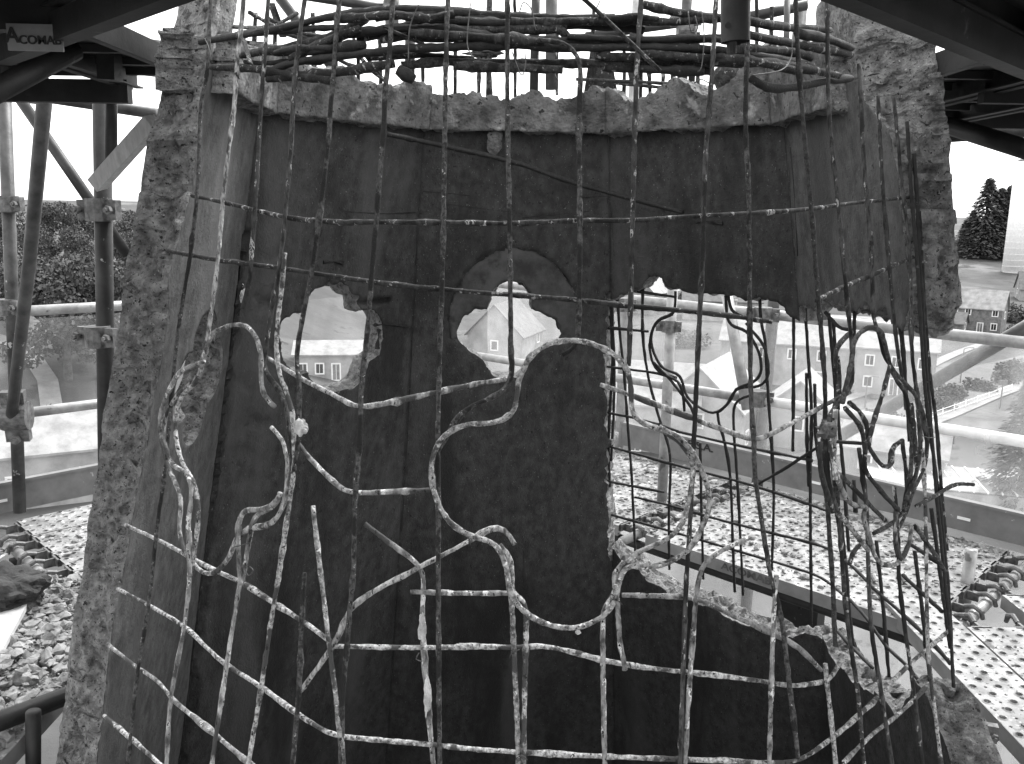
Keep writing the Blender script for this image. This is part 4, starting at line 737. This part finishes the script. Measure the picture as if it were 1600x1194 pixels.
FL_ = frame('scaffold_bay', bl_(0, 2.6, -3), 'steel tube scaffold bay with guard rails at the left of the spire')
FB_ = frame('scaffold_bay', [.1, 5.0, -3], 'upper scaffold tubes against the white sky behind the bar hoops')
def tube(name, P, r, mat, parent, n=16):
    b = MB(); P = np.array(P); Q = np.linspace(P[0], P[-1], 2) if len(P) == 2 else P; b.tube(Q, r, n); return b.build(name, mat, parent, True)
def coupler(c, axis, parent, s=.045):
    """two half shells with bolts round a tube"""
    a = np.array(axis, float); a /= np.linalg.norm(a); h = np.cross(a, [0.3, .9, .1]); h /= np.linalg.norm(h); k = np.cross(a, h); A = np.array([a, h, k]); c = np.array(c)
    b = MB(); b.tube([c - a * s * .8, c + a * s * .8], s * .95, 12); b.box(c + h * s * 1.25, s * .7, s * .45, s * .3, A); b.box(c - h * s * 1.25, s * .7, s * .45, s * .3, A)
    for g_ in (-1, 1): b.tube([c + h * s * 1.4 * g_ - k * s * .9, c + h * s * 1.4 * g_ + k * s * 1.0], s * .17, 6); b.tube([c + h * s * 1.4 * g_ + k * s * .55, c + h * s * 1.4 * g_ + k * s * .8], s * .32, 6)
    return b.build('coupler', M_coupler, parent)
TR = .034
Z1, Z2 = -.57 * KS, -1.07 * KS; rail1 = [atz(930, 461, Z1), atz(1700, 547, Z1)]; rail2 = [atz(930, 585, Z2), atz(1700, 706, Z2)]
d1 = rail1[1] - rail1[0]; d1 /= np.linalg.norm(d1); d2 = rail2[1] - rail2[0]; d2 /= np.linalg.norm(d2)
tube('guard_rail', [rail1[0] - d1 * 1.6, rail1[1]], TR, M_galv, FR_); tube('guard_rail', [rail2[0] - d2 * 1.6, atz(1185, 625, Z2)], TR * .95, M_galv, FR_); tube('guard_rail', [atz(1186, 625, Z2), rail2[1]], TR * 1.0, M_paint, FR_)
def post(px, py, r, z1, z0, parent, zb=ZD, mat=M_galv, lean=(0, 0)):
    p = atz(px, py, zb); q = np.array([p[0] + lean[0], p[1] + lean[1], z1]); return p, tube('standard', [np.array([p[0], p[1], z0]), q], r, mat, parent)
pA, _ = post(1034, 782, .032, -.34, ZD + .0, FR_, mat=M_galv); post(1178, 742, .040, 1.7, -3.5, FR_, mat=M_tube, lean=(.12, .1)); post(968, 697, .038, 1.5, -3.5, FR_)
tube('brace', [aty(1136, 462, 5.6), aty(1168, 640, 5.45)], .036, M_galv, FR_); tube('brace', [aty(1640, 490, 4.55), aty(1290, 695, 5.65)], .040, M_tube, FR_)
coupler(aty(1045, 510, pA[1]) , (0, 0, 1), FR_); coupler(aty(1192, 492, 5.62), (0, 0, 1), FR_, .062); coupler(aty(1182, 622, 5.62), (0, 0, 1), FR_, .066); coupler(aty(972, 476, 6.3), (0, 0, 1), FR_, .062)
post(1512, 905, .030, ZD + .16, ZD - .3, FR_, mat=M_galv)
for s_, f_ in ((br, FR_), (bl_, FL_)):
    for u in (.86, -.86): tube('transom', [s_(u, VI - .08, ZD - .055), s_(u, VO + .05, ZD - .055)], .027, M_galv, f_)
    for v in (VI + .06, VO - .1): tube('ledger', [s_(-2.3, v, ZD - .115), s_(1.5, v, ZD - .115)], .027, M_dark, f_)
b = MB(); c = aty(1250, 960, 4.75); b.box(c, .13, .05, .10, np.array([U_, V_, [0, 0, 1]])); b.box(c + [-.02, 0, .14], .03, .05, .08, np.array([U_, V_, [0, 0, 1]])); b.build('bracket', M_dark, FR_)
tube('standard', [aty(1520, 1128, 2.72), aty(1512, 1300, 2.72)], .026, M_dark, FR_); coupler(aty(1520, 1140, 2.72), (0, 0, 1), FR_)
# left bay
tube('standard', [aty(5, 100, 4.8), aty(31, 800, 4.75)], .034, M_tube, FL_); tube('standard', [aty(158, 90, 3.9), aty(164, 500, 3.9), aty(168, 830, 3.9)], .038, M_tubed, FL_)
tube('standard', [aty(174, 60, 3.42), aty(174, 275, 3.42)], .022, M_tubed, FL_)
tube('brace', [aty(72, 130, 3.6), aty(45, 420, 4.1), aty(18, 650, 4.55)], .030, M_tube, FL_); tube('brace', [aty(28, 150, 4.6), aty(200, 400, 4.6)], .028, M_tubed, FL_)
tube('guard_rail', [aty(-60, 490, 4.7), aty(60, 485, 4.8), aty(260, 474, 5.0)], .029, M_galv, FL_); tube('guard_rail', [aty(-60, 655, 4.65), aty(60, 643, 4.75), aty(240, 620, 5.0)], .029, M_galv, FL_)
tube('guard_rail', [aty(-40, 146, 4.3), aty(60, 150, 4.3), aty(245, 178, 4.3)], .027, M_tube, FL_); tube('guard_rail', [aty(-20, 150, 4.2), aty(70, 140, 3.6)], .027, M_tube, FL_)
p0, p1 = aty(152, 288, 3.3), aty(240, 190, 3.15); ax_ = p1 - p0; ax_ /= np.linalg.norm(ax_); k_ = np.cross(ax_, [0, 1, 0]); k_ /= np.linalg.norm(k_); b = MB(); b.box((p0 + p1) / 2, np.linalg.norm(p1 - p0) / 2, .027, .027, np.array([ax_, k_, np.cross(ax_, k_)])); b.build('batten', M_timber, FL_)
for px, py, y, s_ in ((14, 319, 4.75, .055), (155, 328, 3.86, .062), (153, 526, 3.86, .06), (25, 650, 4.6, .085), (10, 480, 4.75, .055), (60, 155, 4.5, .03)): coupler(aty(px, py, y), (0, 0, 1) if s_ < .07 else (1, .2, 0), FL_, s_)
tube('standard', [aty(52, 1112, 2.6), aty(52, 1300, 2.6)], .024, M_dark, FL_); b = MB(); q0, q1 = aty(-60, 1150, 2.45), aty(110, 1085, 2.85); b.tube([q0, q1], .034, 12); b.build('ledger', M_dark, FL_, True)
# tubes behind the hoops, against the sky
for (x0, y0, x1, y1, yy, wpx, mt) in [(862, -40, 861, 140, 5.2, 17, M_tube), (838, -40, 834, 150, 5.3, 13, M_tubed), (1076, -40, 1065, 140, 5.0, 15, M_tube), (428, -15, 520, 106, 4.9, 15, M_tubed), (480, -6, 620, 16, 4.9, 13, M_tubed), (915, 57, 1060, 37, 5.2, 12, M_tubed), (1165, 28, 1260, 8, 5.0, 15, M_tubed), (1230, 0, 1228, 110, 4.9, 9, M_tube), (641, 30, 640, 140, 5.0, 15, M_tubed), (1150, 118, 1215, 60, 4.6, 15, M_tubed), (1085, 40, 1080, 140, 5.1, 10, M_dark), (368, -20, 345, 120, 4.8, 11, M_tubed)]:
    tube('tube', [aty(x0, y0, yy), aty(x1, y1, yy)], wpx / 2 / F * yy, mt, FB_)
coupler(aty(1072, 30, 5.0), (0, 0, 1), FB_, .05); coupler(aty(1070, 45, 5.0), (1, 0, 0), FB_, .05); coupler(aty(612, 14, 4.9), (1, 0, 0), FB_, .05)
# toe boards
def toe(f_, label, u0, u1, v, z0, z1, slots):
    e = empty('toe_board', wpos(f_((u0 + u1) / 2, v, z0)), label, 'toe board'); a = f_(u0, v, 0); c = f_(u1, v, 0); d = c - a; L = np.linalg.norm(d); d /= L; o_ = np.cross(d, [0, 0, 1]); A = np.array([d, o_, [0, 0, 1]])
    m_ = (a + c) / 2; b = MB(); b.box(m_ + [0, 0, (z0 + z1) / 2], L / 2, .012, (z1 - z0) / 2, A); b.build('board', M_toe, e)
    b = MB(); b.box(m_ + np.array([0, 0, z1 + .006]), L / 2, .022, .008, A); b.build('top_lip', M_toe, e)
    for u in slots:
        c_ = f_(u, v, (z0 + z1) / 2 - .01); s_ = -1 if (o_ @ (c_ - C3)) > 0 else 1; b = MB(); b.box(c_ + o_ * s_ * .0135, .035, .003, .008, A); b.build('slot', M_frame, e)  # pale plates painted as the daylight showing through the slots
    return e, d, o_
te, td, to_ = toe(br, 'dark toe board standing along the right diagonal deck under the rails', -3.2, 2.2, VO, ZD + .02, ZD + .19, (-.40, .5))
te2, _, _ = toe(bl_, 'dark slotted toe board standing along the left diagonal deck', -3.2, 2.2, 3.5, ZD + .02, ZD + .19, (.80, 1.02, -.3))
def txt_on(s_, size, px, py, far_v, parent, off, mat):
    d = ray(px, py); n3 = V_; u = (n3 @ C3 + far_v) / (n3 @ d); c = d * u; return place_text('lettering', s_, size, c - V_ * off, U_, (0, 0, 1), mat, parent, 1.25)
txt_on('F S.A.', .075, 1096, 697, VO, te, .0145, M_ink)
pl0 = [o for o in COL.objects if o.get('label', '').startswith('perforated dusty steel plank of the right diagonal deck, nearest')][0]
tx = txt_on('ACOMABI', .055, 1168, 897, VI + .001, None, .004, material('faded_ink', .05, .12, 20, .7, 0)); mw = tx.matrix_world.copy(); bpy.context.view_layer.update(); mw = tx.matrix_world.copy(); tx.parent = pl0; bpy.context.view_layer.update(); tx.matrix_parent_inverse = pl0.matrix_world.inverted(); tx.matrix_world = mw

# overhead decks: dark planks seen from below
GO = 'dark deck planks overhead'
ZO = .40
Vr = np.array([1, -1, 0]) / math.sqrt(2); Ur = np.array([1, 1, 0]) / math.sqrt(2)
fr = lambda u, v, z: C3 + Ur * u + Vr * v + np.array([0, 0, z]); fl = lambda u, v, z: mir(fr(u, v, z))
for q in range(5):
    nm_ = ['innermost', 'second outward', 'third outward', 'fourth outward', 'outermost'][q]; v = 1.39 + .15 + q * .33
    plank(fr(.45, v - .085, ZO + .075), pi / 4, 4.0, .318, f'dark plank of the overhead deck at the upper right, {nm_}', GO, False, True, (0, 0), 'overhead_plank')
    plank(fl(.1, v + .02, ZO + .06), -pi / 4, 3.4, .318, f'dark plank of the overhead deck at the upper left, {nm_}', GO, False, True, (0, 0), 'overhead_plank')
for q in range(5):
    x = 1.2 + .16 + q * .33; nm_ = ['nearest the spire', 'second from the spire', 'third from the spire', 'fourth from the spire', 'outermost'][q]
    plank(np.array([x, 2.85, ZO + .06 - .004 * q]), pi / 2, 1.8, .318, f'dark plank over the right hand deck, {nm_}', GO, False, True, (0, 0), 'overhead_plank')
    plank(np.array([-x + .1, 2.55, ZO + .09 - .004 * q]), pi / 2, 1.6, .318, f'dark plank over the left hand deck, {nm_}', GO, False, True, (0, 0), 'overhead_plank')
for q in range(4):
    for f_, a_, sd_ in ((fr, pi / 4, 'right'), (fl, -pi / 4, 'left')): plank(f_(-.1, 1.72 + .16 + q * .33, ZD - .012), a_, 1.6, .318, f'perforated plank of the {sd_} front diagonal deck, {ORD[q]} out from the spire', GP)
for q in range(4): plank(np.array([0, .92 - q * .33, ZO + .15]), 0, 3.6, .318, f'unseen dark plank added above the front walkway, {ORD[q]} out from the spire', GO, False, True, (0, 0), 'overhead_plank')  # out of view, put in to shade the upper bars and interior
for q in range(9):      # the walkway the photographer stands on
    plank(np.array([0, 1.08 - q * .33, ZD + .04]), 0, 3.4, .318, f'perforated plank of the front walkway, {ORD[q]} out from the spire', GP)
OH = frame('scaffold_beam_frame', fr(0, 1.3, ZO - .1), 'dark steel beams and tubes carrying the overhead decks')
def beam(a, c, hw, hh, mat=M_dark, name='beam'):
    a = np.array(a); c = np.array(c); d = c - a; L = np.linalg.norm(d); d /= L; o_ = np.cross(d, [0, 0, 1.0]); o_ /= np.linalg.norm(o_); A = np.array([d, o_, np.cross(o_, d)]); b = MB(); b.box((a + c) / 2, L / 2, hw, hh, A); return b.build(name, mat, OH)
beam(fr(-.95, 1.30, ZO - .03), fr(2.0, 1.30, ZO - .03), .022, .034); beam(fl(-1.3, 1.40, ZO - .045), fl(.45, 1.40, ZO - .045), .02, .028)
beam(fr(-.9, 1.66, ZO - .01), fr(2.0, 1.66, ZO - .01), .02, .03); beam(fl(-1.2, 1.75, ZO - .03), fl(1.2, 1.75, ZO - .03), .02, .03)
yy = 1.86; beam([-2.9, yy + .03, ZO - .005], [-.90, yy + .03, ZO - .005], .02, .045); beam([-2.9, 2.55, ZO - .02], [-1.45, 2.55, ZO - .02], .02, .03); beam([-2.9, 3.25, ZO + .0], [-1.4, 3.25, ZO + .0], .02, .04); beam([1.5, 3.75, ZO + .0], [2.9, 3.75, ZO + .0], .02, .035); beam([1.5, 2.9, ZO - .01], [2.9, 2.9, ZO - .01], .02, .03)
tube('tube', [aty(-40, 160, 2.2), aty(115, 78, 2.5)], .03, M_dark, OH); tube('tube', [aty(1478, 195, 3.3), aty(1640, 245, 2.9)], .033, M_dark, OH); tube('tube', [aty(1480, 212, 3.9), aty(1620, 203, 3.9)], .03, M_tubed, OH)
beam(aty(170, 60, 2.9), aty(172, 126, 2.9), .03, .028, M_tubed, 'bracket')
tb = np.array([aty(1149, 66, 1.5), aty(1149, -80, 1.5)]); b = MB(); b.tube(tb, .0235, 20, False); b.tube(tb, .019, 20, False); b.build('tube_end', M_tubed, OH, True)
b = MB(); pc = aty(1137, 40, 1.478); b.tube([pc, pc + [0, -.0012, 0]], .005, 12); b.build('pin_hole', M_ink, OH)
b = MB(); b.tube([aty(1143, 66, 1.5), aty(1143, 84, 1.5)], .008, 10); b.build('pin', M_dark, OH)
# upper toe board behind the left overhead deck, and the maker's plate
toe(bl_, 'grey toe board of the upper left deck behind the broken wall', .1, 1.5, 2.0, ZO + .16, ZO + .30, ())
pc0, pc1 = aty(12, 58, yy), aty(98, 60, yy); e = empty('name_plate', wpos((pc0 + pc1) / 2), 'small grey maker plate with black capital letters on the overhead beam', 'plate'); dd = pc1 - pc0; dd /= np.linalg.norm(dd); uu = np.array([0, 0, 1.0]) - dd * dd[2]
b = MB(); b.box((pc0 + pc1) / 2, np.linalg.norm(pc1 - pc0) / 2, .003, .026, np.array([dd, np.cross(uu, dd), uu])); b.build('plate', M_sign, e)
place_text('lettering', 'COMAB', .0235, (pc0 + pc1) / 2 + dd * .012 + [0, -.0035, -.006], dd, uu, M_ink, e, 1.05); place_text('emblem', 'A', .042, (pc0 + pc1) / 2 - dd * .045 + [0, -.0035, .002], dd, uu + dd * .25, M_ink, e, 1.0)

# translucent sheeting on the rails
mt = bpy.data.materials.new('clear_sheet'); mt.use_nodes = True; t = mt.node_tree; t.nodes.clear(); o_ = t.nodes.new('ShaderNodeOutputMaterial'); tr = t.nodes.new('ShaderNodeBsdfTransparent'); tl = t.nodes.new('ShaderNodeBsdfTranslucent'); df = t.nodes.new('ShaderNodeBsdfDiffuse'); m1 = t.nodes.new('ShaderNodeMixShader'); m2 = t.nodes.new('ShaderNodeMixShader'); tc = t.nodes.new('ShaderNodeTexCoord'); mp = t.nodes.new('ShaderNodeMapping'); mp.inputs['Scale'].default_value = (2.2, 2.2, .6); no = t.nodes.new('ShaderNodeTexNoise'); no.inputs['Scale'].default_value = 2.0; no.inputs['Detail'].default_value = 5; no.inputs['Distortion'].default_value = 1.2; rp = t.nodes.new('ShaderNodeMapRange'); rp.inputs[1].default_value = .35; rp.inputs[2].default_value = .75; rp.inputs[3].default_value = .15; rp.inputs[4].default_value = .32
tl.inputs[0].default_value = (.85,) * 3 + (1,); df.inputs[0].default_value = (.85,) * 3 + (1,); m1.inputs[0].default_value = .5
L_ = t.links.new; L_(tc.outputs['Object'], mp.inputs[0]); L_(mp.outputs[0], no.inputs['Vector']); L_(no.outputs[0], rp.inputs[0]); L_(tl.outputs[0], m1.inputs[1]); L_(df.outputs[0], m1.inputs[2]); L_(rp.outputs[0], m2.inputs[0]); L_(tr.outputs[0], m2.inputs[1]); L_(m1.outputs[0], m2.inputs[2]); L_(m2.outputs[0], o_.inputs[0]); M_sheet = mt; M_sheet2 = mt.copy(); M_sheet2.name = 'clear_sheet_thin'; [setattr(n_.inputs[3], 'default_value', .06) or setattr(n_.inputs[4], 'default_value', .18) for n_ in M_sheet2.node_tree.nodes if n_.type == 'MAP_RANGE']
def sheet(f_, label, z0, z1, v, u0, u1):
    nu, nz = 90, 16; V = []
    for i in range(nu + 1):
        for j in range(nz + 1):
            u = u0 + (u1 - u0) * i / nu; z = z0 + (z1 - z0) * j / nz; q = f_(u, v, z); sag = .018 * float(vnoise(np.array([u * 3.1, z * 1.3, v]), 5)) + .008 * float(vnoise(np.array([u * 9, z * 2, v]), 6)); V.append(q + (f_(u, v + 1, 0) - f_(u, v, 0)) * sag)
    Fc = [(i * (nz + 1) + j, (i + 1) * (nz + 1) + j, (i + 1) * (nz + 1) + j + 1, i * (nz + 1) + j + 1) for i in range(nu) for j in range(nz)]
    tag(mk('protective_sheet', V, Fc, M_sheet2 if f_ is bl_ else M_sheet, None, True), label, 'sheeting')
sheet(br, 'milky translucent sheeting under the right hand top rail', ZD + .02, -.67, VO + .06, -3.6, 2.2); sheet(bl_, 'milky translucent sheeting hung behind the left hand rails', ZD + .02, -.67, 3.58, -3.6, 2.2)
sheet(br, 'milky sheeting hanging below the right hand deck', -4.6, ZD - .05, VO + .06, -3.6, 2.2)

# ================================================================== rubble and loose things
def rubble(name, label, region, n, smin, smax, seed, z):
    r = np.random.default_rng(seed); b = MB(); k = 0
    ico = [(0, 0, 1), (.9, 0, .45), (.28, .85, .45), (-.72, .53, .45), (-.72, -.53, .45), (.28, -.85, .45), (.72, .53, -.45), (-.28, .85, -.45), (-.9, 0, -.45), (-.28, -.85, -.45), (.72, -.53, -.45), (0, 0, -1)]
    fc = [(0, 1, 2), (0, 2, 3), (0, 3, 4), (0, 4, 5), (0, 5, 1), (1, 6, 2), (2, 7, 3), (3, 8, 4), (4, 9, 5), (5, 10, 1), (2, 6, 7), (3, 7, 8), (4, 8, 9), (5, 9, 10), (1, 10, 6), (11, 7, 6), (11, 8, 7), (11, 9, 8), (11, 10, 9), (11, 6, 10)]
    while k < n:
        p = region(r)
        if p is None: continue
        s_ = smin + (smax - smin) * r.random() ** 4; V = np.array(ico) * (1 + .35 * r.normal(size=(12, 1))) * s_ * np.array([1, r.uniform(.6, 1.1), r.uniform(.4, .8)]); a = r.uniform(0, 6.28); V = np.stack([V[:, 0] * cos(a) - V[:, 1] * sin(a), V[:, 0] * sin(a) + V[:, 1] * cos(a), V[:, 2]], -1)
        b.add(V + np.array([p[0], p[1], z + s_ * .35 + (p[2] if len(p) > 2 else 0)]), fc); k += 1
    tag(b.build(name, M_stone, None), label, 'rubble', kind='stuff')
rubble('rubble', 'scattered pale concrete crumbs on the right diagonal deck', lambda r: br(r.uniform(-1.6, .75), VI + .02 + 1.28 * r.random(), 0)[:2], 1700, .003, .022, 3, ZD - .008)
rubble('rubble', 'crumbs along the foot of the right toe board', lambda r: br(r.uniform(-2, .8), VO - .08 - .14 * r.random() ** 2, 0)[:2], 350, .005, .03, 4, ZD - .008)
rubble('rubble', 'fine crumbs on the right hand deck', lambda r: (r.uniform(1.79, 2.36), r.uniform(1.6, 3.45)), 420, .002, .008, 5, ZD + .01)
def lreg(r):
    x = 2 * CX - (1.80 + 1.25 * r.random()); y = r.uniform(1.7, 3.9); h_ = max(0, float(vnoise(np.array([x * 3, y * 3, 0]), 8)) + .35) * .05 * ss((3.7 - y) / .8); return (x, y, h_ * r.random())
rubble('rubble', 'thick layer of broken concrete rubble on the left hand deck', lreg, 7000, .004, .034, 6, ZD + .01)
rubble('rubble', 'grey dust and fine grit between the rubble on the left hand deck', lambda r: (2 * CX - (1.80 + 1.25 * r.random()), r.uniform(1.7, 3.9), .02 * r.random()), 9000, .002, .008, 16, ZD + .012)
rubble('rubble', 'crumbs on the left diagonal deck', lambda r: bl_(r.uniform(-.75, .75), VI + .02 + 1.28 * r.random(), 0)[:2], 900, .003, .025, 7, ZD - .008)
for i, (px, py, s_, lab) in enumerate([(45, 1055, .045, 'largest pale concrete lump on the left deck edge'), (75, 1025, .035, 'angular concrete lump behind the largest one on the left deck'), (50, 905, .03, 'flat concrete piece beside the dark sack'), (1575, 828, .04, 'pale concrete lump at the foot of the right toe board'), (1492, 820, .022, 'small concrete lump on the right deck near the tube stub')]):
    c = atz(px, py, ZD + .03); lump('concrete_chunk', c, s_, M_stone, None, (1.2, 1, .7), 20 + i, 10, .5); o = COL.objects[-1]; tag(o, lab, 'rubble', 'larger concrete chunks')
c = atz(8, 925, ZD + .09); lump('sack', c, .16, M_sack, None, (1.0, .9, .62), 41, 26, .28, 2.0); tag(COL.objects[-1], 'crumpled dark sack lying on the left deck', 'sack')
p0, p1 = atz(35, 945, ZD + .05), atz(-30, 1060, ZD + .05); ax_ = p1 - p0; ax_ /= np.linalg.norm(ax_); k_ = np.cross(ax_, [0, 0, 1]); b = MB(); b.box((p0 + p1) / 2 - k_ * -.05, np.linalg.norm(p1 - p0) / 2, .075, .012, np.array([ax_, k_, [0, 0, 1.0]])); b.box((p0 + p1) / 2 - k_ * -.12, np.linalg.norm(p1 - p0) / 2, .01, .02, np.array([ax_, k_, [0, 0, 1.0]])); tag(b.build('loose_board', M_board, None), 'pale loose board below the dark sack on the left deck', 'board')

# ================================================================== fine marks on the spire
def seam(name, pts, r, jit, flat=1.0):
    Q = catmull(np.array(pts, float), 6); P = np.array([cage(x, y, AIN - .001, True) for x, y in Q]); R = r * (1 + jit * vnoise(np.stack([np.arange(len(P)) * .6, 0 * Q[:, 0] + r * 999, 0 * Q[:, 0]], -1), 9)); b = MB(); b.tube(P, np.clip(R, r * .15, None), 6, True, jit * .3); b.build(name, M_bar_black, SP)
seam('joint_gap', [(381, 392), (375, 434), (363, 530), (353, 602), (343, 680), (335, 750), (327, 800)], .013, .9); seam('joint_gap', [(327, 800), (304, 996), (283, 1165), (276, 1215)], .005, .6)
for q in ([(661, 299), (700, 302), (735, 306)], [(690, 318), (760, 327), (800, 331)], [(874, 345), (876, 311), (910, 309), (950, 307), (949, 318)], [(652, 345), (650, 420)], [(650, 450), (645, 520), (636, 700), (628, 830)], [(534, 330), (600, 334), (650, 332)], [(816, 340), (870, 335), (920, 330)], [(955, 330), (960, 400)], [(1235, 230), (1241, 300), (1246, 400)], [(818, 860), (820, 960), (815, 1100)], [(1075, 340), (1160, 336), (1220, 330)], [(420, 335), (500, 345)]): seam('shutter_line', q, .0016, .5)
for q in ([(505, 410), (522, 409), (536, 412)], [(585, 508), (610, 507), (636, 512)], [(592, 515), (590, 545)], [(1090, 345), (1130, 348)]): seam('spall', q, .006, .9)
